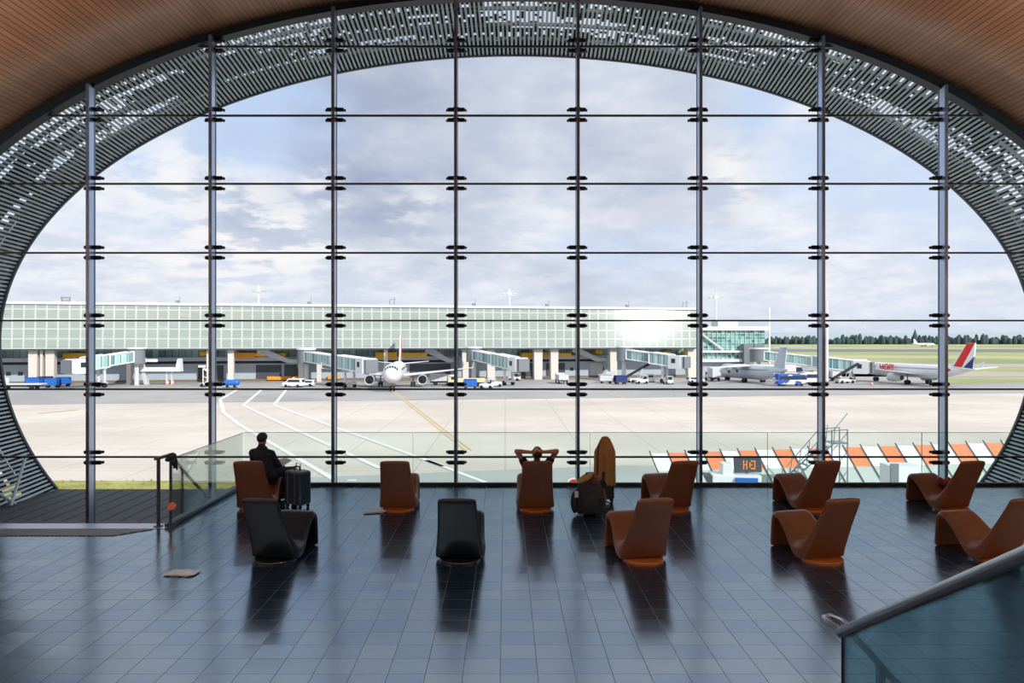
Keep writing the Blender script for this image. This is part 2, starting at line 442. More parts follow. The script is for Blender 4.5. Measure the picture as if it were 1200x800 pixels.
# pale threshold strip and ribbed tactile strip at the head of the steps
mb = MB(); mb.bbox(-12.2, XE-.02, 11.12, 11.44, 0, .006)
struct(mb.build('trim_3', mat('threshold_steel', (150, 165, 190), .22, .3), None, smooth=0))
m_tac, k, b = newmat('tactile_ribs'); tc = k.n('ShaderNodeTexCoord'); sp = k.n('ShaderNodeSeparateXYZ'); k.put(sp.inputs[0], tc.outputs['Object'])
fr = k.m('FRACT', k.m('DIVIDE', k.m('SUBTRACT', sp.outputs[0], k.m('MULTIPLY', sp.outputs[1], .5)), .06)); rb = k.mr(k.m('ABSOLUTE', k.m('SUBTRACT', fr, .5)), .15, .3)
k.put(b.inputs['Base Color'], k.mix(rb, rgb(120, 124, 132), rgb(66, 70, 80))); b.inputs['Roughness'].default_value = .5
bpn = k.n('ShaderNodeBump'); bpn.inputs['Distance'].default_value = .01; bpn.invert = True; k.put(bpn.inputs['Height'], rb); k.put(b.inputs['Normal'], bpn.outputs[0])
xr_ = XE-.18; mb = MB(); pl_ = [(-12.2, 10.72), (xr_-.42, 10.72), (xr_, 11.08), (-12.2, 11.08)]
mb.raw([(x, y, .001) for x, y in pl_]+[(x, y, .010) for x, y in pl_], [(3, 2, 1, 0), (4, 5, 6, 7), (0, 1, 5, 4), (1, 2, 6, 5), (2, 3, 7, 6), (3, 0, 4, 7)])
tac = tag(mb.build('tactile_strip', m_tac, None, smooth=0), 'long ribbed grey tactile warning strip on the floor at the head of the steps, left', 'floor strip')

# ------------------------------------------------------------------ the glass front
win = bpy.data.objects.new('window_1', None); C.objects.link(win); struct(win); win.location = (0, YG, 0)
MX = [(106+142.75*k-VX)/F*15.33 for k in range(-1, 9)]
TZ = [EYE-(y-VY)/F*15.45 for y in (54, 135, 215, 296, 375.5, 456, 535.5)]
mb = MB(); ts = trange(120)
pp = [oval(t, .985) for t in ts]
mb.raw([(p.x, 0, p.z) for p in pp], [tuple(range(len(pp)))])
mb.build('glass_pane', M_glassW, win, smooth=0)
def oz(x, s=.985):                                  # top of the oval at x
    c = (x-CX)/(EA*s); return CZ+EB*s*math.sqrt(max(0, 1-c*c))
for x in MX:
    mb = MB(); zt = oz(x); h = zt+1.0
    mb.box((x, -.17, zt/2-.5), (.055, .20, h)); mb.cur = 1
    mb.box((x, -.28, zt/2-.5), (.064, .02, h)); mb.box((x, -.055, zt/2-.5), (.07, .03, h))
    mb.cur = 1; mb.box((x+.14, -.2, -.97), (.34, .2, .04)) if False else None
    mb.build('mullion', [M_steel, mat('mullion_edge', (120, 134, 158), .4, .6)], win, smooth=0)
def ox(z, s=.985):
    b = EB if z > CZ else EL; q = (z-CZ)/(b*s); return EA*s*math.sqrt(max(0, 1-q*q))
for z in TZ:
    w = ox(z); mb = MB(); mb.box((CX, -.02, z), (2*w, .05, .036)); mb.build('transom', M_dark, win, smooth=0)
proto = None
for x in MX:
    for z in TZ:
        if z > oz(x)-.1 or abs(x-CX) > ox(z)-.2: continue
        if proto is None:
            mb = MB()
            for dz in (-.11, .11):
                mb.capsule((-.15, -.06, dz), (.15, -.06, dz), .044, .044, 12, 1)
                for sx in (-1, 1): mb.tube([(sx*.15, -.07, dz), (sx*.2, .0, dz)], .03, 8)
                mb.box((0, -.1, dz), (.12, .1, .06))
            mb.box((0, -.08, 0), (.05, .06, .22))
            proto = mb.build('glass_clamp', M_dark, win); proto.location = (x, -.02, z)
        else:
            c = proto.copy(); C.objects.link(c); c.parent = win; c.location = (x, -.02, z)
# ------------------------------------------------------------------ louvred tunnel outside the glass
sh = thing('sunshade_tunnel', 'grey louvred oval sunshade tunnel around the outside of the great window', 'sunshade', (0, YG+.1, -1.0))
NSL = 392
ts = trange(2000); acc = [0]
for i in range(1, len(ts)): acc.append(acc[-1]+(oval(ts[i])-oval(ts[i-1])).length)
def t_at(a):
    import bisect
    i = min(max(bisect.bisect(acc, a), 1), len(acc)-1)
    f = (a-acc[i-1])/(acc[i]-acc[i-1]); return ts[i-1]+(ts[i]-ts[i-1])*f
TOT = acc[-1]; PITCH = TOT/NSL
def skew(t): return t+R(1.8)*math.sin(2*t) if t < PI/2 else t-R(1.8)*math.sin(2*(PI-t))
def slatp(t, f, s):                                 # f 0 at the glass, 1 at the mouth
    tn = skew(t); a = oval(tn+(t-tn)*f, s, CX+.07*f); return Vector((a.x, (YO-YG-.1)*f, a.z+1.0))
mb = MB(); Ld = YO-YG-.1
for i in range(NSL+1):
    a = i*PITCH; rings = []
    for f in (0, 1):
        q = []
        for da, s in ((-.026, 1.0), (.026, 1.0), (.026, 1.0065), (-.026, 1.0065)):
            p = slatp(t_at(min(max(a+da, 0), TOT)), f, s); q.append(p)
        rings.append(q)
    mb.loft(rings)
mb.build('slats', M_slat, sh, smooth=0)
mb = MB()                                           # ribs that carry the slats
for f in (.02, .25, .5, .75, .97):
    rings = []
    for t in trange(140):
        q = []
        for s, dy in ((1.007, -.03), (1.016, -.03), (1.016, .03), (1.007, .03)):
            p = slatp(t, f, s); q.append(p+Vector((0, dy, 0)))
        rings.append(q)
    mb.loft(rings)
mb.build('ribs', M_dgrey, sh, smooth=0)
# second, irregular outer layer of short blades: daylight comes through where blades are missing
mb = MB(); NY = 26
for i in range(NSL):
    a0 = (i+.08)*PITCH; a1 = (i+.92)*PITCH+.02
    ta, tb = t_at(a0), t_at(min(a1, TOT))
    for j in range(NY):
        f0 = j/NY; f1 = (j+1)/NY
        n = noise.noise(Vector((i*.033, j*.16, 2.3)))+.55*noise.noise(Vector((i*.11, j*.5, 9.1)))
        up = math.sin((ta+tb)/2)
        hole = n > .15 and random.random() < .78
        if j in (5, 6, 12, 18, 19) and noise.noise(Vector((i*.05, j*3.3, 5))) > .02 and i % 2: hole = True
        if random.random() < .02: hole = True
        if j > NY-5: hole = False
        if hole: continue
        q = [slatp(ta, f0, 1.022), slatp(tb, f0, 1.022), slatp(tb, f1, 1.022), slatp(ta, f1, 1.022)]
        mb.quad(*q)
mb.build('outer_blades', M_line2, sh, smooth=0, fix=False)
mb = MB(); rings = []
for t in trange(160):
    q = []
    for s, y in ((.997, Ld-.02), (1.02, Ld-.02), (1.02, Ld+.06), (.997, Ld+.06)):
        p = oval(t, s, CX+.07); q.append((p.x, y, p.z+1.0))
    rings.append(q)
mb.loft(rings); mb.build('mouth_rim', M_dgrey, sh)
# diagonal brace low on the left flank
mb = MB(); p = slatp(PI-T0-.03, .55, .99)
mb.tube([slatp(PI-T0-.01, .45, .985), slatp(PI-T0-.14, .2, .985)], .035, 8); mb.tube([slatp(PI-T0-.01, .4, .985), slatp(PI-T0-.12, .85, .985)], .035, 8)
mb.build('brace', M_slat, sh)
# deck outside
mb = MB(); mb.bbox(-12.05, 12.4, YG+.1, YO+.05, -1.2, -1.0)
for k in range(60): mb.bbox(-12.0+k*.41, -11.97+k*.41, YG+.12, YO, -1.0, -.99)
struct(mb.build('floor', M_deck, None, smooth=0))
mb = MB(); mb.bbox(-13.6, 14, -12.2, YO-.3, GZ-.2, -1.35)
struct(mb.build('wall_basement', M_concr, None, smooth=0))

# ------------------------------------------------------------------ balustrades
H_B = 1.05
bal = thing('glass_balustrade', 'frameless clear glass balustrade along the far lounge edge before the window', 'balustrade', (0, YE-.05, 0))
seams = [XE, (485-VX)/F*YE, (690-VX)/F*YE, (900-VX)/F*YE, (1080-VX)/F*YE, 12.2]
seams = [XE]+[(x-VX)/F*YE for x in (485, 692, 899, 1079)]+[12.2]
for a, b in zip(seams[:-1], seams[1:]):
    mb = MB(); mb.bbox(a+.008, b-.008, -.008, .008, .04, H_B); g = mb.build('glass_panel', M_glassB, bal, smooth=0)
    e = MB(); e.bbox(a+.008, b-.008, -.009, .009, H_B, H_B+.008); e.bbox(b-.012, b-.006, -.009, .009, .05, H_B)
    e.build('panel_edge', M_gedge, g, smooth=0)
mb = MB(); mb.bbox(XE-.03, 12.2, -.045, .045, -.28, .055); mb.build('base_channel', M_dark, bal, smooth=0)
bal2 = thing('glass_balustrade', 'clear glass balustrade with dark base rail running from the stair post back to the window', 'balustrade', (XE, 0, 0))
Y0b = gnd(200, 616.6).y
mb = MB(); mb.bbox(-.008, .008, Y0b, YE-.1, .06, H_B); g = mb.build('glass_panel', M_glassB, bal2, smooth=0)
e = MB(); e.bbox(-.01, .01, Y0b, YE-.1, H_B, H_B+.008); e.build('panel_edge', M_gedge, g, smooth=0)
mb = MB(); mb.tube([(0, Y0b-.03, .05), (0, YE-.1, .05)], .045, 10); mb.box((0, Y0b, .03), (.13, .13, .06)); mb.build('base_rail', M_railm, bal2)
mb = MB(); mb.tube([(0, Y0b, .0), (0, Y0b, 1.02)], .022, 10); mb.build('end_post', M_railm, bal2)
# stair handrail (left)
hr = thing('stair_handrail', 'slim grey tubular handrail on posts descending the steps beside the glass', 'handrail', (XE-.12, Y0b, 0))
Xp = gnd(185, 617).x-(XE-.12)
mb = MB(); mb.tube([(Xp, 0, 0), (Xp, 0, 1.04)], .028, 10); mb.disc((Xp, 0, 0), .07, .02, 20); mb.build('post', M_railm, hr)
mb = MB(); mb.tube([(Xp-.06, 0, 1.05), (Xp, 0, 1.06), (Xp+.14, .05, 1.10), (.06, .08, 1.10), (.06, .2, 1.02), (.06, 1.55, .12)], .026, 10); mb.build('rail', M_railm, hr)
mb = MB(); mb.tube([(.06, .55, -.33), (.06, .55, .78)], .02, 10); mb.build('post', M_railm, hr)
mb = MB(); mb.tube([(.06, 1.45, -.83), (.06, 1.45, .18)], .02, 10); mb.build('post', M_railm, hr)
# small things hung on the post: a dark glove on the rail and a red tag
g = MB(); g.ell((0, 0, .03), (.07, .05, .06)); g.ell((.03, 0, -.05), (.055, .045, .07)); g.capsule((.06, 0, -.08), (.075, 0, -.17), .022, .016); g.capsule((.03, 0, -.08), (.03, 0, -.15), .022, .016); g.ell((-.07, 0, -.02), (.045, .04, .035))
o = remeshed(g, 'glove', M_pack, None, .008); o.location = (XE+.03, Y0b-.01, 1.06)
tag(o, 'dark glove left hanging over the top of the stair end post', 'glove')
g = MB(); g.prism([(-.06, 0), (.05, .03), (.08, .10), (.01, .14), (-.06, .09)], -.01, .01)
o = g.build('fire_tag', M_orange); o.location = (XE+.03, Y0b-.04, .25); tag(o, 'small orange tag tied low on the stair end post', 'tag')

# near stair balustrade on the right
XR = (985-VX)/F*4.72
nb = thing('stair_balustrade', 'glass stair balustrade with thick steel handrail rising towards the right foreground', 'balustrade', (XR, 4.72, 0))
top0 = EYE-(741-VY)/F*4.72
# slope to reach (1200,650)
D1 = XR*F/(1200-VX); z1 = EYE-(650-VY)/F*D1
sl = (z1-top0)/(4.72-D1)
mb = MB(); mb.tube([(0, 0, top0), (0, -4.2, top0+sl*4.2)], .034, 16)
mb.tube([(0, .0, top0), (0, .04, top0+.01), (-.03, .12, top0+.02), (-.02, .2, top0+.02), (.04, .24, top0+.015), (.1, .2, top0), (.12, .1, top0-.02), (.1, 0, top0-.04)], .02, 12)
mb.build('handrail', M_chrome, nb)
mb = MB(); P = [(.01, 0, 0), (.01, 0, top0-.03), (.01, -4.2, top0+sl*4.2-.03), (.01, -4.2, sl*4.2)]
P2 = [(.022, y, z) for _, y, z in P]
mb.raw(P+P2, [(0, 1, 2, 3), (7, 6, 5, 4), (0, 4, 5, 1), (1, 5, 6, 2), (2, 6, 7, 3), (3, 7, 4, 0)]); g = mb.build('glass_panel', M_glassR, nb, smooth=0)
mb = MB(); mb.bbox(.006, .026, -.004, .004, 0, top0-.03); mb.build('panel_edge', M_dark, g, smooth=0)
mb = MB(); mb.tube([(.1, 0, top0-.04), (.12, -.1, top0-.07), (.12, -.4, top0-.11), (.12, -1.6, top0-.15)], .022, 12); mb.build('lower_rail', M_railm, nb)
mb = MB(); mb.box((.12, -.27, (top0-.1)/2), (.035, .05, top0-.1)); mb.build('post', M_railm, nb, smooth=0)
stp = thing('stair_flight', 'dark stone steps climbing towards the viewer beside the steel handrail, right foreground', 'stairs', (XR, 4.72, 0))
mb = MB()
for i in range(7): mb.bbox(-3.6, -.06, -.35-i*.3-(.3 if i < 6 else 2.4), -.35-i*.3, 0, (i+1)*.17)
mb.build('steps', M_deck, stp, smooth=0)

# ------------------------------------------------------------------ lounge chairs
ST = [((-.50, .90), (-.54, .89), .235), ((-.495, .895), (-.552, .86), .245), ((-.46, .83), (-.535, .81), .25), ((-.37, .67), (-.455, .665), .258), ((-.26, .49), (-.36, .49), .272),
      ((-.16, .345), (-.265, .30), .292), ((-.07, .262), (-.175, .12), .312), ((-.035, .24), (-.156, .07), .322), ((-.01, .225), (-.146, .035), .327), ((.03, .218), (-.10, .028), .33), ((.07, .22), (.01, .028), .33), ((.11, .235), (.06, .05), .328), ((.17, .27), (.15, .12), .315),
      ((.29, .36), (.27, .235), .292), ((.41, .445), (.375, .335), .28), ((.50, .495), (.455, .395), .28), ((.56, .51), (.505, .42), .28), ((.62, .485), (.545, .415), .28), ((.648, .43), (.57, .37), .28), ((.665, .22), (.59, .20), .28), ((.672, .03), (.60, .03), .28), ((.672, .0), (.60, .0), .28)]
def chair_shell():
    mb = MB(); rings = []
    for (T, B, w) in ST:
        T = Vector((T[0], 0, T[1])); B = Vector((B[0], 0, B[1])); d = B-T; L = d.length
        c1 = min(.07, L*.42); q = []
        for sx, inset, along in ((-1, .062, 0), (1, .062, 0), (1, .050, .006), (1, .004, c1), (1, 0, L*.6), (1, .012, L-.002), (1, .035, L), (-1, .035, L), (-1, .012, L-.002), (-1, 0, L*.6), (-1, .004, c1), (-1, .050, .006)):
            p = T+d*(along/L); q.append((p.x, -sx*(w-inset), p.z))
        rings.append(q)
    mb.loft(rings); return mb
def make_chair(name, label, leather, disc):
    t = thing(name, label, 'chair')
    o = chair_shell().build('seat_shell', leather, t, smooth=180)
    md = o.modifiers.new('sub', 'SUBSURF'); md.levels = 2; md.render_levels = 2
    mb = MB(); mb.disc((-.10, 0, 0), .27, .035, 40); mb.tube([(-.06, 0, .03), (-.06, 0, .12)], .06, 16); mb.build('swivel_base', disc, t)
    for s in (-1, 1):
        mb = MB(); mb.tube([(.64, s*.2, 0), (.64, s*.2, .05)], .022, 10); mb.build('glide', M_rubber, t)
    return t
brown = make_chair('lounge_chair', '', M_brown, M_disc)
black = make_chair('lounge_chair', '', M_black, M_discb)
used = set()
def put_chair(src, px, py, turn, label, group=None):
    """px,py = floor point of the seat hollow; turn = degrees clockwise from facing the window"""
    p = gnd(px, py); rz = R(90-turn)
    if id(src) in used: return dup(src, p, rz, label, group)
    used.add(id(src)); src.location = p; src.rotation_euler = (0, 0, rz); src['label'] = label
    if group: src['group'] = group
    return src
G1 = 'brown leather lounge chairs facing the window'; G2 = 'charcoal leather lounge chairs facing the window'
chA = put_chair(brown, 302, 595, -2, 'brown leather lounge chair at far left with a man in navy seated on it', G1)
chB = put_chair(black, 327, 653, 9, 'charcoal leather lounge chair at left, in front of the seated man in navy', G2)
chC = put_chair(brown, 468, 595, 0, 'brown leather lounge chair standing alone, loose newspaper beside its foot', G1)
chD = put_chair(black, 540, 653, 2, 'charcoal leather lounge chair in the middle, back turned square to us', G2)
chE = put_chair(brown, 627, 595, -2.5, 'brown leather lounge chair under the man with hands behind his head', G1)
chF = put_chair(brown, 750, 653, -11, 'near brown leather lounge chair, just right of the black backpack', G1)
chG = put_chair(brown, 786, 595, -13, 'brown leather lounge chair in the back row, right of the camel coat', G1)
chH = put_chair(brown, 957, 653, -13, 'near brown leather lounge chair angled left, second from the right in its row', G1)
chI = put_chair(brown, 947, 595, -13, 'far brown leather lounge chair, in front of the lattice stairs outside', G1)
chJ = put_chair(brown, 1110, 595, -12, 'far right brown leather lounge chair with a red pouch lying on its seat', G1)
chK = put_chair(brown, 1160, 653, -12, 'near right brown leather lounge chair partly behind the steel handrail', G1)

# ------------------------------------------------------------------ people
def finger(mb, base, d, curl, L, r, up):
    p = Vector(base); d = Vector(d).normalized(); up = Vector(up)
    for k, l in enumerate((.45, .32, .23)):
        q = p+d*L*l; mb.capsule(p, q, r*(1-.1*k), r*(.92-.1*k), 8); p = q
        ax = d.cross(up).normalized(); d = Matrix.Rotation(-curl, 3, ax) @ d
def hand(mb, wrist, d, n, side, curl=.5, s=1.0):
    """palm from the wrist along d; n = back-of-hand normal; side = thumb side sign"""
    w = Vector(wrist); d = Vector(d).normalized(); n = Vector(n); n = (n-d*n.dot(d)).normalized(); a = d.cross(n).normalized()*side
    for k in range(4):
        o = a*(.03-.02*k)*s
        mb.capsule(w+o*.6, w+d*.085*s+o, .015*s, .012*s, 8)
        dd = (d+a*(.16-.1*k)).normalized()
        finger(mb, w+d*.088*s+o, dd, curl*(.8+.12*k), (.072, .082, .076, .06)[k]*s, .0085*s, n)
    th = w+d*.025*s+a*.035*s
    finger(mb, th, (d*.7+a*.75-n*.25), curl*.6, .075*s, .0105*s, n)
def head(mb, c, fwd, up=(0, 0, 1), s=1.0):
    c = Vector(c); f = Vector(fwd).normalized(); u = Vector(up); u = (u-f*u.dot(f)).normalized(); l = u.cross(f)
    M = Matrix((f, l, u)).transposed()
    def q(x, y, z): return c+M @ Vector((x*s, y*s, z*s))
    mb.ell(q(-.008, 0, .03), (.096*s, .076*s, .088*s), M); mb.ell(q(.022, 0, -.035), (.066*s, .058*s, .078*s), M)
    mb.capsule(q(.06, 0, -.085), q(.02, 0, -.08), .024*s, .04*s); mb.capsule(q(.085, 0, .01), q(.102, 0, -.028), .009*s, .014*s)
    mb.ell(q(.082, 0, -.062), (.012*s, .024*s, .008*s), M); mb.capsule(q(.078, .03, .028), q(.078, -.03, .028), .012*s, .012*s)
    for sd in (-1, 1): mb.ell(q(-.008, sd*.077, -.008), (.02*s, .009*s, .032*s), M)
    return M, q
def hair_cap(c, M, s, parent, loc_name='hair'):
    mb = MB(); seg = 28; rg = 14; rings = []
    for i in range(rg+1):
        a = PI*i/rg*.78; z = math.cos(a); r = math.sin(a); q = []
        for k in range(seg):
            th = k*2*PI/seg; x = math.cos(th)*r; y = math.sin(th)*r
            zz = z
            if x > .35: zz = max(zz, .28)         # hairline on the forehead
            if x < 0: zz = z-.12*(-x)
            q.append(Vector(c)+M @ Vector((x*.106*s-.012*s, y*.085*s, zz*.098*s+.035*s)))
        rings.append(q)
    mb.loft(rings)
    o = mb.build(loc_name, M_hair, parent, smooth=180)
    return o

# man 1: navy jacket, sits on the far-left chair reading (local +x = the way he faces)
hip = Vector((-4.18, 12.74, 0)); m1 = thing('person', 'person with short dark hair in navy jacket sitting reading beside an upright suitcase', 'person', hip, R(90-16))
hc = (.06, .14, 1.135)
KN = {1: Vector((.44, .0, .56)), -1: Vector((.34, -.29, .56))}
b = MB(); Mh, q = head(b, hc, (1, -.1, -.25))
b.capsule((.0, .12, .98), (.03, .14, 1.09), .056, .052)
b.capsule((0, .02, .60), (-.01, .06, .78), .13, .15); b.capsule((-.01, .06, .78), (0, .11, .95), .15, .10)
for s, sh_, el, wr in ((1, (0, .28, .90), (.10, .33, .66), (.30, .20, .62)), (-1, (.01, -.07, .89), (.13, -.15, .66), (.32, .0, .63))):
    b.capsule((0, .10, .92), sh_, .07, .065); b.capsule(sh_, el, .055, .045); b.capsule(el, wr, .04, .028)
    hand(b, wr, (.8, -.3*s, .1), (0, 0, 1), -s, .5)
for s in (1, -1):
    K = KN[s]; A_ = K+Vector((.02, -.03, -.45)); T_ = A_+Vector((.14, -.09, -.055))
    b.capsule((0, s*.09+.02, .56), K, .085, .06); b.capsule(K, A_, .058, .036); b.capsule(A_+Vector((0, 0, -.04)), T_, .036, .03)
remeshed(b, 'body', M_skin, m1, .008)
hair_cap(hc, Mh, 1.0, m1)
j = MB(); j.capsule((0, .02, .58), (-.01, .06, .78), .155, .172); j.capsule((-.01, .06, .78), (0, .11, .94), .172, .115); j.capsule((.0, .11, .96), (.01, .12, 1.02), .078, .066)
for s, sh_, el, wr in ((1, (0, .28, .90), (.10, .33, .66), (.26, .225, .628)), (-1, (.01, -.07, .89), (.13, -.15, .66), (.28, -.03, .636))):
    j.capsule((0, .10, .92), sh_, .088, .082); j.capsule(sh_, el, .076, .06); j.capsule(el, wr, .056, .042)
remeshed(j, 'jacket', M_navy, m1, .01)
j = MB()
j.capsule((0, .10, .54), (0, -.07, .54), .12, .12)
for s in (1, -1):
    j.capsule((0, s*.09+.02, .56), KN[s], .105, .078); j.capsule(KN[s], KN[s]+Vector((.02, -.03, -.41)), .078, .056)
remeshed(j, 'trousers', M_trou, m1, .01)
for s in (1, -1):
    A_ = KN[s]+Vector((.02, -.03, -.505)); j = MB(); j.capsule(A_+Vector((-.02, .01, .03)), A_, .05, .048); j.capsule(A_, A_+Vector((.16, -.10, -.01)), .048, .04); remeshed(j, 'shoe', M_shoe, m1, .008)
o = MB(); o.box((0, -.07, 0), (.24, .15, .006), Euler((.25, -.3, 0)).to_matrix()); o.box((0, .07, 0), (.24, .15, .006), Euler((-.25, -.3, 0)).to_matrix())
o = o.build('magazine', M_paper, None, smooth=0); o.location = hip+Matrix.Rotation(R(74), 3, 'Z') @ Vector((.38, -.03, .70)); o.rotation_euler = (0, 0, R(64)); tag(o, 'open magazine held on the lap of the person in the navy jacket', 'magazine')

# man 2: reclining in chair E, hands clasped behind the head. local = chair frame
pE = chE.location.copy(); m2 = thing('person', 'person in black t-shirt reclining with both hands clasped behind the head', 'person', pE, chE.rotation_euler.z)
hc = (-.42, 0, 1.00); hf = Vector((.85, 0, .35))
b = MB(); Mh, q = head(b, hc, hf)
b.capsule((-.33, 0, .83), (-.40, 0, .93), .058, .054)
b.capsule((.06, 0, .37), (-.08, 0, .50), .125, .125); b.capsule((-.08, 0, .50), (-.26, 0, .72), .13, .125)
for s in (1, -1):
    shd = Vector((-.29, s*.175, .78)); el = Vector((-.34, s*.335, 1.03)); wr = Vector((-.50, s*.09, 1.04))
    b.capsule((-.28, 0, .77), shd, .085, .062); b.capsule(shd, el, .055, .043); b.capsule(el, wr, .042, .028)
    hand(b, wr, (-.25, -s*.85, .35), (-1, 0, .2), s, .45)
    b.capsule((.06, s*.09, .38), (.50, s*.12, .64), .09, .062); b.capsule((.50, s*.12, .64), (.80, s*.12, .12), .06, .038)
    b.capsule((.79, s*.12, .06), (.97, s*.15, .045), .036, .03)
remeshed(b, 'body', M_skin, m2, .008)
hair_cap(hc, Mh, 1.0, m2)
j = MB(); j.capsule((.04, 0, .40), (-.08, 0, .51), .142, .145); j.capsule((-.08, 0, .51), (-.26, 0, .72), .145, .145)
for s in (1, -1): j.capsule((-.28, 0, .77), (-.29, s*.175, .78), .1, .08); j.capsule((-.29, s*.175, .78), (-.31, s*.235, .88), .078, .068)
remeshed(j, 't_shirt', M_tshirt, m2, .01)
j = MB(); j.capsule((.06, .07, .38), (.06, -.07, .38), .13, .13)
for s in (1, -1): j.capsule((.06, s*.09, .39), (.50, s*.12, .64), .105, .08); j.capsule((.50, s*.12, .64), (.79, s*.12, .15), .078, .056)
remeshed(j, 'trousers', M_trou, m2, .01)
for s in (1, -1):
    j = MB(); j.capsule((.77, s*.12, .08), (.80, s*.12, .052), .05, .048); j.capsule((.80, s*.12, .052), (.99, s*.15, .042), .048, .04); remeshed(j, 'shoe', M_shoe, m2, .008)

# ------------------------------------------------------------------ luggage and loose things
p = gnd(349, 594)
sc = thing('suitcase', 'upright dark blue wheeled suitcase with grey straps beside the seated person', 'suitcase', p, R(-30))
mb = MB(); mb.box((0, 0, .35), (.40, .26, .58)); o = mb.build('shell', M_case, sc, smooth=0, bevel=.04)
for x in (-.11, .05):
    mb = MB(); mb.box((x, 0, .35), (.06, .272, .592)); mb.build('strap', M_casel, sc, smooth=0, bevel=.03)
mb = MB(); mb.tube([(-.07, -.02, .62), (-.07, -.02, .69), (-.04, -.02, .71), (.04, -.02, .71), (.07, -.02, .69), (.07, -.02, .62)], .014, 8); mb.build('carry_handle', M_rubber, sc)
mb = MB(); mb.tube([(-.12, .08, .62), (-.12, .08, .74), (-.02, .08, .74), (-.02, .08, .62)], .01, 8); mb.build('trolley_handle', M_dgrey, sc)
for x in (-.15, .15):
    for y in (-.09, .09):
        mb = MB(); mb.tube([(x, y-.012, .03), (x, y+.012, .03)], .03, 14); mb.box((x, y, .055), (.03, .035, .04)); mb.build('wheel', M_rubber, sc)
# camel coat thrown over a trolley case
p = gnd(709, 588); 
ca = thing('trolley_case', 'slim dark trolley case hidden under the camel coat, pull handle raised', 'suitcase', p, R(5))
mb = MB(); mb.box((0, 0, .31), (.30, .2, .50)); mb.build('shell', M_pack, ca, smooth=0, bevel=.03)
mb = MB(); mb.tube([(-.09, 0, .56), (-.09, 0, 1.10), (.09, 0, 1.10), (.09, 0, .56)], .01, 8); mb.build('pull_handle', M_dgrey, ca)
for x in (-.12, .12):
    mb = MB(); mb.tube([(x, -.02, .03), (x, .02, .03)], .03, 14); mb.box((x, 0, .05), (.03, .04, .04)); mb.build('wheel', M_rubber, ca)
ct = thing('coat', 'camel wool coat draped over the trolley handle behind the black backpack', 'coat', p, R(5))
def coat(seg=96):
    rings = []
    for i in range(25):
        f = i/24; z = 1.165-f*.86; q = []
        g = min(f/.26, 1); xl = -.055-.13*g**.8-.015*f; xr = .06+.13*g**.7+.01*f; d = .05+.07*min(f/.4, 1)
        for k in range(seg):
            a = 2*PI*k/seg; c = math.cos(a); x = (xl+xr)/2+(xr-xl)/2*(abs(c)**.8)*(1 if c > 0 else -1)
            pl = math.sin(x*46+.5+.7*f)+.6*math.sin(x*23-1.0+1.3*f)
            y = math.sin(a)*d*(1+.30*min(f*2.5, 1)*pl)+.03*min(f*3, 1)*math.sin(x*30+1)
            zz = z-.07*abs(x/.2)**1.6*(1-f)*min(f*8+.2, 1)+(.11*f if x < -.02 else 0)*f+.008*math.sin(x*60)*f
            q.append((x, y, max(zz, .02)))
        rings.append(q)
    return rings
rg = coat(); mb = MB(); mb.loft([[(.0+.5*(x-.0), y*.4, 1.175) for x, y, z in rg[0]]]+rg, cap=False); o = mb.build('coat_cloth', M_coat, ct, smooth=180)
o.modifiers.new('s', 'SOLIDIFY').thickness = .012
mb = MB(); mb.tube([(-.085, -.04, 1.10), (-.13, -.07, 1.0), (-.15, -.085, .85), (-.155, -.09, .65), (-.155, -.09, .5)], [.012, .018, .022, .02, .016], 8); mb.build('lapel', M_coatl, ct)
# backpack
p = gnd(691, 603)
bp = thing('backpack', 'large black backpack with maroon side panels standing on the floor before the coat', 'backpack', p, R(4))
mb = MB(); mb.ell((0, 0, .30), (.235, .15, .34)); mb.box((0, 0, .18), (.42, .26, .30)); mb.ell((.02, 0, .52), (.16, .12, .15))
remeshed(mb, 'pack_body', M_pack, bp, .014, 8)
mb = MB(); mb.ell((-.01, -.13, .21), (.16, .09, .18)); mb.box((-.01, -.14, .17), (.28, .09, .20)); remeshed(mb, 'front_pocket', M_pack, bp, .012, 6)
mb = MB(); mb.ell((-.25, -.01, .22), (.07, .09, .19)); remeshed(mb, 'side_pocket', M_pack, bp, .012, 6)
mb = MB(); mb.ell((.225, -.02, .26), (.05, .1, .18)); remeshed(mb, 'side_panel', M_maroon, bp, .012, 6)
mb = MB(); mb.ell((.06, -.05, .58), (.07, .1, .12)); remeshed(mb, 'lid_panel', M_maroon, bp, .012, 6)
mb = MB(); mb.box((-.235, -.09, .36), (.06, .02, .10)); mb.build('luggage_tag', M_offw, bp, smooth=0)
mb = MB(); mb.tube([(.24, -.06, .24), (.30, -.1, .22), (.36, -.11, .20)], .012, 8); mb.build('strap', M_rubber, bp)
mb = MB(); mb.tube([(-.09, .0, .62), (-.06, -.02, .70), (0, -.02, .70), (.03, 0, .64)], .012, 8); mb.build('grab_handle', M_rubber, bp)
mb = MB(); mb.tube([(-.12, -.13, .52), (-.15, -.19, .36), (-.16, -.17, .12)], .014, 8); mb.build('strap', M_rubber, bp)
mb = MB(); mb.loft([[(-.15+.30*u, -.03+.14*math.sin(a)-.05*u, .52+.10*math.sin(PI*u)+.12*u+.0*math.cos(a)+.02*math.cos(a*3)) for a in [k*PI/6 for k in range(12)]] for u in (0, .25, .5, .75, 1)])
mb = MB(); mb.ell((-.07, -.01, .615), (.17, .13, .055), Euler((0, -.55, 0)).to_matrix())
o = remeshed(mb, 'scarf', M_coat, None, .012, 4); o.location = p; tag(o, 'folded camel scarf lying on top of the black backpack', 'scarf')
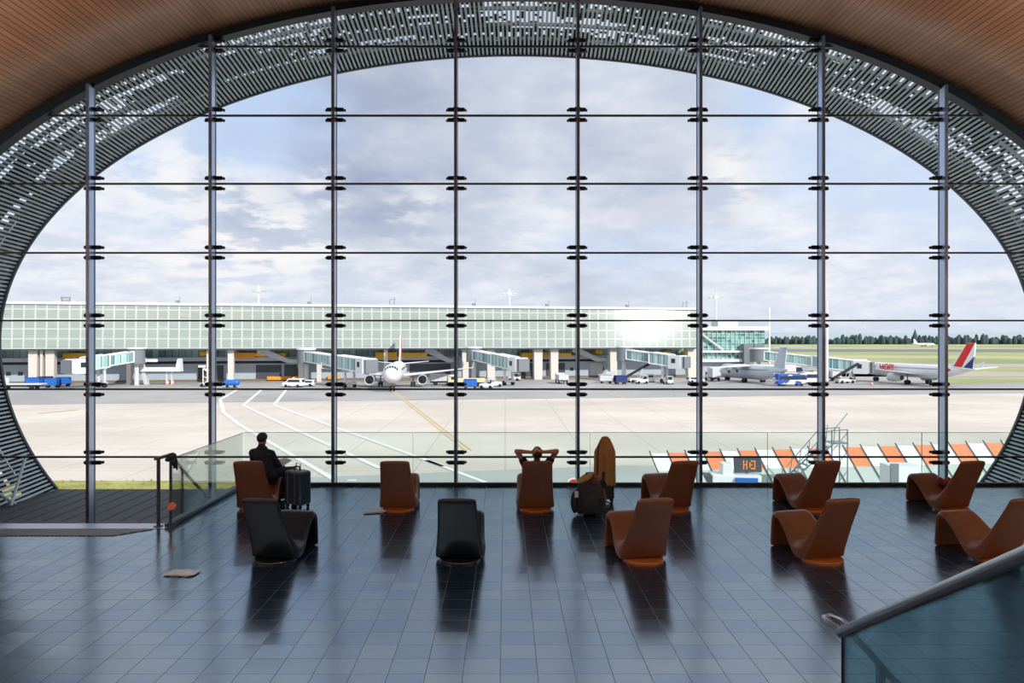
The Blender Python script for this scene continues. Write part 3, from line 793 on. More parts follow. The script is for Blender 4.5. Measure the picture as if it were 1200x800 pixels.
# newspapers
def paper(px, py, rz, label, w=.34, d=.24):
    mb = MB(); n = 8
    for k in range(3):
        z = .003+.006*k
        for i in range(n):
            x0 = -w/2+w*i/n; x1 = x0+w/n; za = z+.010*math.sin(i*.9+k)**2; zb = z+.010*math.sin((i+1)*.9+k)**2
            o = .02*k; mb.raw([(x0+o, -d/2, za), (x1+o, -d/2+.02*k, zb), (x1+o, d/2, zb), (x0+o, d/2-.03*k, za), (x0+o, -d/2, za+.002), (x1+o, -d/2+.02*k, zb+.002), (x1+o, d/2, zb+.002), (x0+o, d/2-.03*k, za+.002)],
                             [(0, 1, 2, 3), (4, 5, 6, 7), (0, 1, 5, 4), (1, 2, 6, 5), (2, 3, 7, 6), (3, 0, 4, 7)])
    o = mb.build('newspaper', M_paper, None, smooth=30); o.location = gnd(px, py); o.rotation_euler = (0, 0, rz); tag(o, label, 'newspaper', 'newspapers left on the floor')
paper(437, 600, .3, 'crumpled newspaper on the floor left of the lone brown chair')
paper(212, 672, -.1, 'small folded newspaper lying alone on the open floor at left')
# pouch on chair J
cj = chJ.location; uj = Vector((math.cos(chJ.rotation_euler.z), math.sin(chJ.rotation_euler.z), 0)); vj = Vector((-uj.y, uj.x, 0))
mb = MB(); mb.ell((0, 0, .06), (.12, .09, .07)); mb.ell((.07, .02, .1), (.06, .05, .06)); mb.ell((-.08, 0, .09), (.05, .06, .07))
m_pouch = mat('red_black_fabric', (120, 40, 32), .8, 0, .7, 14)
o = remeshed(mb, 'pouch', m_pouch, None, .01); o.location = cj+uj*.20+vj*-.14+Vector((0, 0, .33)); tag(o, 'red and black fabric pouch on the seat of the far right chair', 'pouch')

# ------------------------------------------------------------------ ground outside
def flat(name, pts, z, m, lift=0):
    mb = MB(); mb.raw([(x, y, z) for x, y in pts], [tuple(range(len(pts)))])
    return mb.build(name, m, None, smooth=0)
S = lambda px, py: (apr(px, py).x, apr(px, py).y)
struct(flat('ground_field', [(-3500, 20), (4500, 20), (4500, 6000), (-3500, 6000)], GZ-.12, M_field))
struct(flat('ground_apron', [(-260, 19), (230, 19), (230, 160), (-260, 110)], GZ-.04, M_conc))
a0 = (-260, 96); a1 = S(0, 474); a2 = S(1150, 461); a3 = (230, 164)
struct(flat('ground_asphalt', [a0, a1, a2, a3, (230, 178), (110, 178), (95, 230), (-260, 230)], GZ-.02, M_asph))
struct(flat('ground_grey', [S(362, 559), S(720, 545), (60, 64), (60, 19), (-15.2, 19)], GZ-.02, M_greyg))  # slightly greyer sheet laid over the near concrete
mb = MB(); mb.bbox(-70, -15.2, 22, 55.5, GZ-.05, GZ+.02)
for k in range(900):
    x = random.uniform(-52, -15.5); y = random.uniform(46, 55.3); h = random.uniform(.08, .3); w = random.uniform(.05, .2)
    mb.raw([(x-w, y, GZ), (x+w, y+.05, GZ), (x+random.uniform(-.1, .1), y, GZ+h)], [(0, 1, 2)])
o = mb.build('grass_verge', M_grass, None, smooth=0); tag(o, 'strip of rough green grass at the foot of the building, left', 'grass'); o['kind'] = 'stuff'
# airfield strips right of the pier
for nm, m, strips in (('ground_taxiway', mat('taxiway_grey', (176, 172, 164), .9), [(235, 214), (328, 288)]), ('ground_runway', mat('runway_grey', (116, 124, 132), .9, 0, .2, .01), [(834, 656)])):
    mb = MB()
    for far, near in strips: mb.raw([(-600, near, GZ-.06), (3000, near, GZ-.06), (3000, far, GZ-.06), (-600, far, GZ-.06)], [(0, 1, 2, 3)])
    struct(mb.build(nm, m, None, smooth=0))
mb = MB(); mb.raw([(60, 178, GZ-.06), (110, 178, GZ-.06), (150, 260, GZ-.06), (95, 320, GZ-.06), (60, 320, GZ-.06)], [(0, 1, 2, 3, 4)]); struct(mb.build('ground_stand', M_asph, None, smooth=0))
# painted lines
def stripe(mb, pts, w):
    for (a, b) in zip(pts[:-1], pts[1:]):
        a = Vector(S(*a)+(0,)); b = Vector(S(*b)+(0,)); d = (b-a).normalized(); n = Vector((-d.y, d.x, 0))*w/2
        mb.raw([(a+n)[:2]+(GZ,), (a-n)[:2]+(GZ,), (b-n)[:2]+(GZ,), (b+n)[:2]+(GZ,)], [(0, 1, 2, 3)])
mb = MB()
stripe(mb, [(277, 457), (258, 468), (262, 483), (280, 497), (391, 561)], .55)
stripe(mb, [(306, 457), (285, 474.5), (317, 490), (445, 548)], .55); stripe(mb, [(335, 457), (321, 474.5), (364, 490), (520, 546)], .55)
stripe(mb, [(500, 539), (572, 566)], .45); stripe(mb, [(407, 562.5), (418, 562.5)], .5)
struct(mb.build('ground_marking', M_mark, None, smooth=0))
mb = MB(); stripe(mb, [(458, 457), (512, 500), (545, 527)], .25); stripe(mb, [(461, 457), (517, 500), (552, 527)], .22); stripe(mb, [(700, 458), (735, 466)], .3)
stripe(mb, [(45, 484), (90, 480)], .8)
struct(mb.build('ground_marking', M_ymark, None, smooth=0))

# treeline, hills, spire
def treeline(name, x0, x1, y, h, step, m, label, seed):
    random.seed(seed); mb = MB(); x = x0
    while x < x1:
        r = random.uniform(.8, 1.3)*step; hh = h*random.uniform(.6, 1.1)*(1+.25*noise.noise(Vector((x*.03, seed, 7))))*(1+.25*noise.noise(Vector((x*.004, seed, 0))))
        mb.ell((x, y+random.uniform(-30, 30), GZ+hh*.42), (r, step*1.2, hh*.6), None, 8, 5); x += step*.7
    mb.bbox(x0, x1, y-10, y+10, GZ-1, GZ+h*.5)
    o = mb.build(name, m, None, smooth=60); tag(o, label, 'trees'); o['kind'] = 'stuff'
treeline('tree_belt', 150, 1500, 1750, 20, 4.5, M_tree, 'dark belt of distant trees along the far edge of the airfield', 3)
mb = MB(); pts = []
for i in range(60):
    x = -2600+i*120; pts.append((x, GZ+58+10*noise.noise(Vector((i*.15, 0, 0)))))
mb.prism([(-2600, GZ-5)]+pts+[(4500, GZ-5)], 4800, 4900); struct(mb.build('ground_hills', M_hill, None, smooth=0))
p = at(1064, 396, 1740); mb = MB(); mb.box((0, 0, 9), (7, 7, 18)); mb.loft([[(-4, -4, 18), (4, -4, 18), (4, 4, 18), (-4, 4, 18)], [(-.3, -.3, 36), (.3, -.3, 36), (.3, .3, 36), (-.3, .3, 36)]])
o = mb.build('church_spire', M_tree, None, smooth=0); o.location = (p.x, 1710, GZ); tag(o, 'tiny pointed church spire above the distant tree belt', 'church')

# ------------------------------------------------------------------ the long pier
A = Vector((-VX/F*170, 170, 0)); B = Vector(((817-VX)/F*205, 205, 0)); dirp = (B-A).normalized(); ang = math.atan2(dirp.y, dirp.x); LP = (B-A).length
pier = thing('pier_terminal', 'long raised terminal pier clad in pale green louvred glass across the apron', 'building', (A.x, A.y, GZ), ang)
zb = 10.8-(408-398)/F*185; zt = 10.8+8.45
L0 = -45.0; lean = .5
mb = MB(); mb.raw([(L0, 0, zb), (LP, 0, zb), (LP, lean, zt), (L0, lean, zt), (L0, 26, zb), (LP, 26, zb), (LP, 26, zt), (L0, 26, zt)],
                  [(0, 1, 2, 3), (1, 5, 6, 2), (3, 2, 6, 7), (0, 4, 5, 1), (4, 7, 6, 5), (0, 3, 7, 4)])
mb.build('cladding', M_clad, pier, smooth=0)
mb = MB(); mb.bbox(L0, LP+.2, lean-.35, 26, zt, zt+.6); mb.build('roof_edge', M_white, pier, smooth=0)
mb = MB(); mb.bbox(L0, LP, .1, 26, zb-.35, zb-.02); mb.build('soffit', M_dgrey, pier, smooth=0)
def px2l(px, off=0.0):                             # pixel column -> distance along the pier at a setback
    k = (px-VX)/F; n = Vector((-dirp.y, dirp.x, 0)); O = A+n*off
    # O + d*l : x = k*y
    return (k*O.y-O.x)/(dirp.x-k*dirp.y)
def lz(py, px, off=0.0):
    l = px2l(px, off); P = A+Vector((-dirp.y, dirp.x, 0))*off+dirp*l; return 10.8-(py-VY)/F*P.y
SB = 9.0
Lr = px2l(826, SB)
mb = MB(); mb.bbox(L0, Lr, SB, SB+14, 0, 4.6); mb.build('lower_wall', M_wallg, pier, smooth=0)
mb = MB(); mb.bbox(L0, Lr, SB-.5, SB+14, 5.3, 6.3); mb.build('floor_band', M_band2, pier, smooth=0)
mb = MB(); mb.bbox(L0, Lr, SB+.6, SB+14, 4.6, 5.3); mb.build('dark_strip', M_dark, pier, smooth=0)  # recessed strip in a dark colour below the floor band
mb = MB(); mb.bbox(L0, Lr, SB+1.2, SB+14, 6.3, zb-.3); mb.build('glazing', M_gglaz, pier, smooth=0)
mb = MB(); mb.bbox(L0, Lr, SB-.15, SB, 0, .55); mb.build('base_strip', mat('brown_kerb', (128, 112, 92), .8), pier, smooth=0)
for px in (10, 24, 102, 258, 670, 706): 
    mb = MB(); l = px2l(px, SB); mb.bbox(l-.5, l+.5, SB-.1, SB, 2.0, 2.9); mb.build('window', M_win, pier, smooth=0)
for px0, px1 in ((300, 330), (232, 262), (333, 352), (480, 528), (602, 625), (640, 662), (692, 706)):
    mb = MB(); mb.bbox(px2l(px0, SB), px2l(px1, SB), SB-.12, SB+.1, .6, 4.2)
    for k in range(6): mb.bbox(px2l(px0, SB), px2l(px1, SB), SB-.17, SB-.12, .8+k*.6, .86+k*.6)
    mb.build('shutter_door', M_dgrey if px0 not in (692,) else M_offw, pier, smooth=0)
for px, w in ((40, 1.8), (50, .5), (60, 1.8), (152, 1.0), (245, .8), (271, 1.3), (353, 1.2), (374, 1.1), (452, .9), (575, 2.0), (630, 2.2), (649, 2.0), (718, 1.9), (810, 2.6), (-40, 2.2), (545, 1.6)):
    mb = MB(); off = 2.2; l = px2l(px, off)
    mb.loft([[(l-w/2, off-.9, 0), (l+w/2, off-.9, 0), (l+w/2, off+.9, 0), (l-w/2, off+.9, 0)], [(l-w/2*1.1, off-.8, zb-.3), (l+w/2*1.1, off-.8, zb-.3), (l+w/2*1.1, off+.9, zb-.3), (l-w/2*1.1, off+.9, zb-.3)]])
    mb.build('column', M_concr, pier, smooth=0)
for px0, px1, y0, y1 in ((76, 104, 413, 420), (275, 300, 412.5, 418.5), (300, 312, 413, 416), (440, 465, 412, 419), (468, 500, 412.5, 417), (610, 627, 412.5, 418.5), (634, 648, 412, 416), (650, 668, 413, 416), (236, 252, 411, 415), (322, 336, 413, 416), (696, 704, 409, 413), (776, 784, 411, 418), (800, 806, 411, 420)):
    m_ = MB(); off = SB-1; m_.bbox(px2l(px0, off), px2l(px1, off), off-1.6, off+1.5, lz(y1+1.3, px0, off), lz(y0+.4, px0, off)); m_.build('duct_housing', M_yel if px0 % 2 == 0 else M_amb, pier, smooth=0, bevel=.1)
for px0, px1 in ((313, 341), (344, 352), (384, 398)):
    m_ = MB(); off = SB-.6; m_.bbox(px2l(px0, off), px2l(px1, off), off-.2, off+.2, .3, 1.2); m_.build('guard_rail', M_amb, pier, smooth=0)
for px0, px1 in ((302, 338), (499, 524), (672, 700)):
    m_ = MB(); off = 5.5; la, lb = px2l(px0, off), px2l(px1, off); lc = px2l(px1+11, off)
    m_.prism([(la, zb-.3), (la+2.2, zb-.3), (lb+.4, 5.7), (lc, 5.7), (lc, 4.7), (lb, 4.7), (la-.3, zb-1.1)], off, off+1.4); m_.build('escape_stair', M_offw, pier, smooth=0)
    m_ = MB(); m_.bbox(lc-.1, lc+1.6, off-.2, off+1.6, 3.4, 6.1); m_.build('stair_pod', M_gglaz, pier, smooth=0)
# roof furniture
for px, kind in ((77, 0), (208, 1), (362, 1), (460, 2), (555, 1), (641, 1), (735, 1), (803, 2)):
    l = px2l(px, 6); m_ = MB()
    if kind == 0: m_.box((l-.9, 6, zt+1.3), (.25, .25, 1.6)); m_.box((l+.9, 6, zt+1.3), (.25, .25, 1.6)); m_.box((l, 6, zt+1.9), (2.2, .3, .3)); m_.box((l, 6, zt+1.2), (2.0, .3, .3))
    elif kind == 1: m_.box((l, 6, zt+1.0), (.8, .8, 1.0)); m_.tube([(l+.5, 6, zt+.5), (l+.5, 6, zt+2.6)], .06, 6)
    else: m_.tube([(l-.9, 6, zt+.5), (l-.7, 6, zt+2.2)], .09, 6); m_.tube([(l+.4, 6, zt+.5), (l+.5, 6, zt+3.0)], .09, 6); m_.box((l+.1, 6, zt+2.3), (1.6, .2, .16))
    m_.build('roof_fixture', M_grey, pier, smooth=0)

# glazed hall at the pier's end
hp = Vector(((822-VX)/F*212, 212, GZ)); HW = (898-822)/F*212+1
hall = thing('glazed_hall', 'green glass hall with white roof band at the right end of the pier', 'building', hp, R(3))
hz = lambda y: 10.8-(y-VY)/F*212
mb = MB(); mb.bbox(-2, HW-1, .2, 16, hz(423), hz(387)); mb.build('glass_wall', M_hall, hall, smooth=0)
mb = MB(); mb.bbox(-2, HW, -.6, 17, hz(387), hz(382.5)); mb.build('roof_band', M_white, hall, smooth=0)
mb = MB(); mb.bbox(6, HW-8, 3, 9, hz(382.5), hz(376)); mb.build('plant_room', M_offw, hall, smooth=0)
for y0, y1 in ((413, 410.5), (424, 420.5)):
    mb = MB(); mb.bbox(-2, (875-822)/F*212, -1.2, .2, hz(y0), hz(y1)); mb.build('balcony_band', M_white, hall, smooth=0)
mb = MB(); mb.bbox(-2, (875-822)/F*212, .5, 16, 0, hz(424)); mb.build('ground_storey', M_wallg, hall, smooth=0)
mb = MB(); mb.bbox((869-822)/F*212, (880.5-822)/F*212, -2.5, .1, 0, hz(403)); mb.build('stair_tower', M_grey, hall, smooth=0)
mb = MB(); mb.bbox((882-822)/F*212, (894-822)/F*212, -2, .1, hz(411), hz(403)); mb.build('link_box', M_grey, hall, smooth=0)
mb = MB()
for k in range(14): x = -1+k*1.4; mb.bbox(x, x+.12, -.05, .15, hz(423), hz(387))
mb.build('glazing_bars', M_offw, hall, smooth=0)
mb = MB(); mb.tube([(0, -.6, hz(392)), (6.2, -.6, hz(410))], .35, 6); mb.build('raking_strut', M_offw, hall)
mb = MB(); mb.prism([((843-822)/F*212, hz(434)), ((848-822)/F*212, hz(426)), ((868-822)/F*212, hz(426)), ((868-822)/F*212, hz(434))], -1.4, .4); mb.build('canopy', M_white, hall, smooth=0)

# light masts
def mast(px, ytop, ybase, D, label, head=True, gy=None):
    p = at(px, 398, D); z0 = GZ if gy is None else gy
    h = EYE-(ytop-VY)/F*D-z0
    t = thing('light_mast', label, 'lamp post', (p.x, D, z0))
    m_ = MB(); m_.tube([(0, 0, 0), (0, 0, h)], [.42, .26], 8); m_.build('mast', M_white, t)
    if head:
        m_ = MB(); m_.box((0, 0, h-1.4), (4.4, .5, .4)); m_.box((0, 0, h-1.4), (1.4, .8, 1.2))
        for k in (-2, -1, 1, 2): m_.box((k*.95, 0, h-1.75), (.6, .5, .5))
        m_.build('lamp_head', M_offw, t, smooth=0)
mast(303, 335, 357, 215, 'tall white floodlight mast rising above the left part of the pier roof')
mast(597, 339, 362, 225, 'tall white floodlight mast rising above the middle of the pier roof')
mast(839, 343, 376, 235, 'white floodlight mast rising behind the green glass hall')
mast(901.5, 360, 415, 216, 'plain white pole beside the right corner of the green glass hall', False)
mast(969, 352, 430, 190, 'plain white pole just right of the second mullion from the right', False)

# ------------------------------------------------------------------ jet bridges
def bridge(label, p0, p1, legf=.72, cab=True, rot_r=1.9, leg=True, w=3.0, colr=M_win):
    p0 = Vector(p0); p1 = Vector(p1); d = p1-p0; L = math.hypot(d.x, d.y); rz = math.atan2(d.y, d.x)
    t = thing('jet_bridge', label, 'jet bridge', (p0.x, p0.y, GZ), rz, 'passenger boarding bridges')
    za = p0.z-GZ; zz = p1.z-GZ; h = 2.9
    m_ = MB(); m_.tube([(0, 0, za-.4), (0, 0, za+h+.2)], rot_r, 16); m_.cur = 1; m_.tube([(0, 0, za+h+.2), (0, 0, za+h+.6)], rot_r+.25, 16); m_.build('rotunda', [M_grey, M_white], t)
    m_ = MB(); m_.tube([(0, 0, 0), (0, 0, za-.4)], .55, 12); m_.build('pillar', M_offw, t)
    sl = (zz-za)/L; x0 = rot_r*.8; x1 = L-3.2
    def sect(xa, xb, ww, lift, mm, nm):
        m_ = MB()
        m_.raw([(xa, -ww/2, za+sl*xa+lift), (xa, ww/2, za+sl*xa+lift), (xb, ww/2, za+sl*xb+lift), (xb, -ww/2, za+sl*xb+lift), (xa, -ww/2, za+sl*xa+h-lift), (xa, ww/2, za+sl*xa+h-lift), (xb, ww/2, za+sl*xb+h-lift), (xb, -ww/2, za+sl*xb+h-lift)],
               [(0, 1, 2, 3), (4, 7, 6, 5), (0, 4, 5, 1), (2, 6, 7, 3), (0, 3, 7, 4), (1, 5, 6, 2)])
        return m_.build(nm, mm, t, smooth=0)
    xm = x0+(x1-x0)*.55
    sect(x0, xm, w*.84, .25, M_gglaz, 'tunnel'); sect(xm, x1, w, .05, M_gglaz, 'tunnel')
    m_ = MB()
    for xa, xb, ww, lf in ((x0, xm, w*.84, .25), (xm, x1, w, .05)):
        n = max(3, int((xb-xa)/1.5))
        for y in (-ww/2, ww/2):
            for zz_ in (lf, h-lf):
                m_.tube([(xa, y, za+sl*xa+zz_), (xb, y, za+sl*xb+zz_)], .16, 4)
            for k in range(n+1):
                x = xa+(xb-xa)*k/n; rr = .2 if k in (0, n) else .06
                m_.tube([(x, y, za+sl*x+lf), (x, y, za+sl*x+h-lf)], rr, 4)
        m_.raw([(xa, -ww/2-.1, za+sl*xa+h-lf+.05), (xb, -ww/2-.1, za+sl*xb+h-lf+.05), (xb, ww/2+.1, za+sl*xb+h-lf+.05), (xa, ww/2+.1, za+sl*xa+h-lf+.05)], [(0, 1, 2, 3)])
    m_.build('tunnel_frame', M_white, t, smooth=0)
    if cab:
        m_ = MB(); zc = zz; m_.bbox(L-3.3, L, -w*.58, w*.58, zc-.2, zc+h+.15); m_.build('cab', M_white, t, smooth=0)
        m_ = MB(); m_.bbox(L, L+.5, -w*.52, w*.52, zc-.1, zc+h); m_.cur = 1
        for k in range(4): m_.bbox(L+.5+k*.18, L+.6+k*.18, -w*.5, w*.5, zc, zc+h-.1)
        m_.build('canopy', [M_offw, M_grey], t, smooth=0)
        m_ = MB(); m_.bbox(L-2.4, L-1.3, -w*.58-.05, -w*.58, zc+1.2, zc+2.3); m_.bbox(L-2.4, L-1.3, w*.58, w*.58+.05, zc+1.2, zc+2.3); m_.build('cab_window', M_win, t, smooth=0)
    if leg:
        xl = L*legf; zl = za+sl*xl
        m_ = MB()
        for y in (-1.1, 1.1): m_.box((xl, y, zl/2+.4), (.5, .4, zl-.8))
        m_.box((xl, 0, 1.0), (1.2, 2.8, .5)); m_.box((xl, 0, zl-.1), (.6, 3.2, .35)); m_.build('lift_column', M_offw, t, smooth=0)
        for y in (-1.2, 1.2):
            m_ = MB(); m_.tube([(xl, y-.25, .55), (xl, y+.25, .55)], .55, 16); m_.build('wheel', M_rubber, t)
    return t
def zat(y, D): return EYE-(y-VY)/F*D
bridge('boarding bridge at far left, its white cab pointing left near the paired columns', (at(160, 0, 172).x, 172, zat(424, 172)), (at(82, 0, 158).x, 158, zat(437, 158)), .55)
bridge('boarding bridge reaching the airliner that faces us', (at(359, 0, 183).x, 183, zat(424, 183)), (at(433, 0, 156).x, 156, zat(436.5, 156)), .72, rot_r=2.2)
bridge('boarding bridge in the middle, empty stand, cab pointing right', (at(555, 0, 186).x, 186, zat(422, 186)), (at(611, 0, 168).x, 168, zat(434.5, 168)), .75, rot_r=1.9)
bridge('boarding bridge under the bright end of the pier, belt loader beside it', (at(731, 0, 190).x, 190, zat(421, 190)), (at(801, 0, 178).x, 178, zat(431, 178)), .7, rot_r=1.9)
bridge('long boarding bridge running from the glass hall to the red-tailed airliner', (at(889, 0, 203).x, 203, zat(422, 203)), (at(1018, 0, 186).x, 186, zat(437, 186)), .86, rot_r=2.4)

# ------------------------------------------------------------------ airliners (local +x = nose direction, origin on the ground under mid fuselage)
def airliner(label, mid, heading, L, dia, span, hgt, wing_z, n_eng, fin_m, hiwing=False, ttail=False, body_m=None, group='parked airliners'):
    t = thing('airliner', label, 'airplane', (mid[0], mid[1], GZ), math.atan2(heading[1], heading[0]), group)
    body_m = body_m or M_white; r = dia/2; zc = .75+r+(0 if hiwing else .9)*1.0
    def prof(u):                                    # u 0 nose..1 tail -> radius factor, z shift
        if u < .13: f = math.sqrt(max(0, 1-(1-u/.13)**2)); f = f**.9; return max(f, .03), -.22*(1-f)
        if u > .66: q = (u-.66)/.34; return max(1-q**1.5*.93, .05), .62*q**1.5
        return 1, 0
    us = [0, .004, .012, .025, .045, .07, .1, .13]+[.13+.53*k/8 for k in range(1, 9)]+[.66+.34*k/10 for k in range(1, 11)]
    def sp(u, th, ex=0):
        f, dz = prof(u); return Vector((L/2-u*L, math.sin(th)*(r*f+ex), zc+dz*r+math.cos(th)*(r*f+ex)))
    m_ = MB(); m_.loft([[sp(u, 2*PI*k/24) for k in range(24)] for u in us])
    fus = m_.build('fuselage', body_m, t, smooth=60)
    m_ = MB()
    for sd in (-1, 1):
        u = .16
        while u < .80:
            a = 1.28
            m_.quad(sp(u, sd*a, .02), sp(u+.28/L, sd*a, .02), sp(u+.28/L, sd*(a-.2), .02), sp(u, sd*(a-.2), .02)); u += .62/L*1.0
    m_.build('cabin_windows', M_win, t, smooth=0, fix=False)
    m_ = MB()
    for k in range(-3, 3):
        a0 = k*.30+.03; a1 = (k+1)*.30-.03
        m_.quad(sp(.036, a0*1.15, .03), sp(.036, a1*1.15, .03), sp(.062, a1, .03), sp(.062, a0, .03))
    m_.build('cockpit_windows', M_win, t, smooth=0, fix=False)
    def foil(root, tip, c0, c1, th0, th1):
        root = Vector(root); tip = Vector(tip); rings = []
        for p, c, th in ((root, c0, th0), (tip, c1, th1)):
            rings.append([p+Vector((x*c, 0, z*th)) for x, z in ((.0, 0), (-.06, .45), (-.3, .6), (-.65, .35), (-1, 0), (-.65, -.25), (-.3, -.4), (-.06, -.35))])
        return rings
    for sd in (1, -1):
        zr = zc+(r*.85 if hiwing else -r*.55); zt_ = zr+(-.4 if hiwing else 1.5); rx = L*.10; sw = span/2*(.32 if hiwing else .52)
        m_ = MB(); m_.loft(foil((rx, sd*r*.5, zr), (rx-sw, sd*span/2, zt_), L*(.14 if hiwing else .19), L*.045, .75, .22)); w_ = m_.build('wing', M_offw if not hiwing else M_white, t, smooth=50)
        if not hiwing:
            m_ = MB(); m_.loft([[(rx-sw-x, sd*span/2+sd*.02*k, zt_+z) for k in (0, 3) for x in ((0, 1.4) if k == 0 else (1.4, 0))] for x_, z in ((0, 0),)] + [[(rx-sw-.8-x, sd*(span/2+.3)+sd*.02*k, zt_+1.5) for k in (0, 3) for x in ((0, .7) if k == 0 else (.7, 0))]]); m_.build('winglet', body_m, w_, smooth=0)
        ht = span*.19; tz = hgt-.1 if ttail else zc+r*.5
        tx = -L*.5+L*(.055 if ttail else .10)
        m_ = MB(); m_.loft(foil((tx, sd*.15, tz), (tx-ht*.5, sd*ht*1.05, tz+(0 if ttail else .6)), L*.085, L*.04, .35, .15)); m_.build('tailplane', body_m, t, smooth=50)
        ne = n_eng//2
        for e in range(ne):
            fy = (.34, .56)[e] if ne == 2 else .335
            y = sd*span/2*fy; ex = rx-sw*fy*.9+ (1.3 if not hiwing else 1.0); er = (.72 if ne == 2 else 1.08)*(dia/4)**.5; el = 3.0 if ne == 2 else 3.9
            ez = zr+(zt_-zr)*fy-er-(.35 if hiwing else .25)
            m_ = MB(); m_.loft([[(ex+x, y+math.sin(a)*q*er, ez+math.cos(a)*q*er) for a in [2*PI*k/20 for k in range(20)]] for x, q in ((0, .86), (.12, 1.0), (-el*.3+.2, 1.06), (-el*.6, .98), (-el*.85, .78), (-el, .62))], cap=False); n_ = m_.build('engine', M_offw, t, smooth=60)
            m_ = MB(); m_.loft([[(ex-.25+x, y+math.sin(a)*q*er, ez+math.cos(a)*q*er) for a in [2*PI*k/20 for k in range(20)]] for x, q in ((0, .9), (.0, .25), (.3, .02))]); m_.build('fan', M_win, n_)
            m_ = MB(); m_.loft([[(ex-el+x, y+math.sin(a)*q*er, ez+math.cos(a)*q*er) for a in [2*PI*k/20 for k in range(20)]] for x, q in ((.3, .6), (.05, .58), (-.5, .2))]); m_.build('exhaust', M_dgrey, n_)
            m_ = MB(); m_.box((ex-el*.55, y, ez+er+.1), (el*.6, .25, .7)); m_.build('pylon', M_offw, n_, smooth=0)
    fb = -L*.5+L*.17; fz = zc+r*.55
    if ttail: fp = [(fb+L*.02, fz), (fb-L*.075, hgt-.2), (fb-L*.075-L*.085, hgt-.2), (fb-L*.135, fz)]
    else: fp = [(fb+L*.03, fz), (fb-L*.115, hgt), (fb-L*.115-L*.058, hgt), (fb-L*.155, fz)]
    m_ = MB(); m_.prism(fp, -.16, .16); fin = m_.build('fin', M_white if fin_m else body_m, t, smooth=0)
    def lerpq(a, b_, f): return (a[0]+(b_[0]-a[0])*f, a[1]+(b_[1]-a[1])*f)
    if fin_m == 'redblue':
        A0, A1, A2, A3 = fp
        m_ = MB(); m_.prism([lerpq(A0, A3, .14), lerpq(A0, A1, .985), lerpq(A1, A2, .97), lerpq(A0, A3, .50)], -.2, .2); m_.build('tail_stripe', M_red, fin, smooth=0)
        m_ = MB(); m_.prism([lerpq(A0, A3, .56), lerpq(A3, A2, .48), lerpq(A3, A2, .02)], -.2, .2); m_.build('tail_stripe', M_dblue, fin, smooth=0)
        m_ = MB()
        for sd in (-1, 1):
            q0 = [sp(.80+.04*math.cos(a), sd*(1.35+.38*math.sin(a)), .03) for a in [2*PI*k/14 for k in range(14)]]; m_.raw(q0+[sp(.80, sd*1.35, .06)], [(i_, (i_+1) % 14, 14) for i_ in range(14)])
        m_.build('livery_patch', M_red, t, smooth=0, fix=False)
    elif fin_m == 'stripes':
        A0, A1, A2, A3 = fp
        for k, mm in enumerate((M_dblue, M_red)):
            m_ = MB(); f0 = .25+k*.4; m_.prism([lerpq(A0, A3, f0), lerpq(A1, A2, f0), lerpq(A1, A2, f0+.22), lerpq(A0, A3, f0+.16)], -.2, .2); m_.build('tail_stripe', mm, fin, smooth=0)
    def gear(x, y, n=2):
        m_ = MB(); m_.tube([(x, y, .4), (x, y, zc-r*.5)], .14, 8); g_ = m_.build('landing_gear', M_grey, t)
        for s in ((-.35, .35) if n == 2 else (0,)):
            m_ = MB(); m_.tube([(x, y+s-.17, .55), (x, y+s+.17, .55)], .55, 16); m_.build('wheel', M_rubber, g_)
    gear(L*.38, 0); gw = (dia*.72 if hiwing else span*.105)
    gear(-L*.03, gw); gear(-L*.03, -gw)
    return t, sp
h1 = Vector((2.8, -32, 0)).normalized(); n1 = Vector((at(458, 0, 148).x, 148, 0)); mid = n1-h1*18.8
airliner('white airliner facing us with wings spread, docked at a boarding bridge', mid, h1, 37.6, 4.1, 35.5, 12.0, 0, 2, 'stripes')
h2 = Vector((-.27, .96, 0)).normalized(); tl = Vector((at(923, 0, 171).x, 171, 0)); mid = tl+h2*14.2
M_silver = mat('silver_body', (196, 204, 214), .3, .1, .03)
airliner('four-engined silver high-wing airliner with T-tail seen from behind', mid, h2, 28.6, 3.7, 26.3, 9.2, 0, 4, None, True, True, M_silver)
h3 = Vector((-.21, .97, 0)).normalized(); tl = Vector((at(1143, 0, 160).x, 160, 0)); mid = tl+h3*17.5
t3, sp3 = airliner('white airliner with a red and blue tail fin, right of the window', mid, h3, 35, 3.3, 28.7, 10.1, 0, 2, 'redblue')
c = sp3(.17, -1.30, .03); c2 = sp3(.275, 1.30, .03)
M4 = Matrix.Translation((c2.x-.6, c2.y+.36, c2.z+.1)) @ Matrix.Rotation(PI, 4, 'Z') @ Matrix.Rotation(R(90-10), 4, 'X')
text_mesh('HOP!', 2.2, 'lettering', M_red, t3, M4)
p = at(1088, 401, 1100)
ta, _ = airliner('tiny white airliner far off on the runway before the tree belt', (p.x, 1000), (1, .15), 37, 4, 34, 12, 0, 2, None)
ta.scale = (.6, .6, .6)
ta.scale = (1, 1, 1); ta.location = ((1083-VX)/F*1150, 1150, GZ)

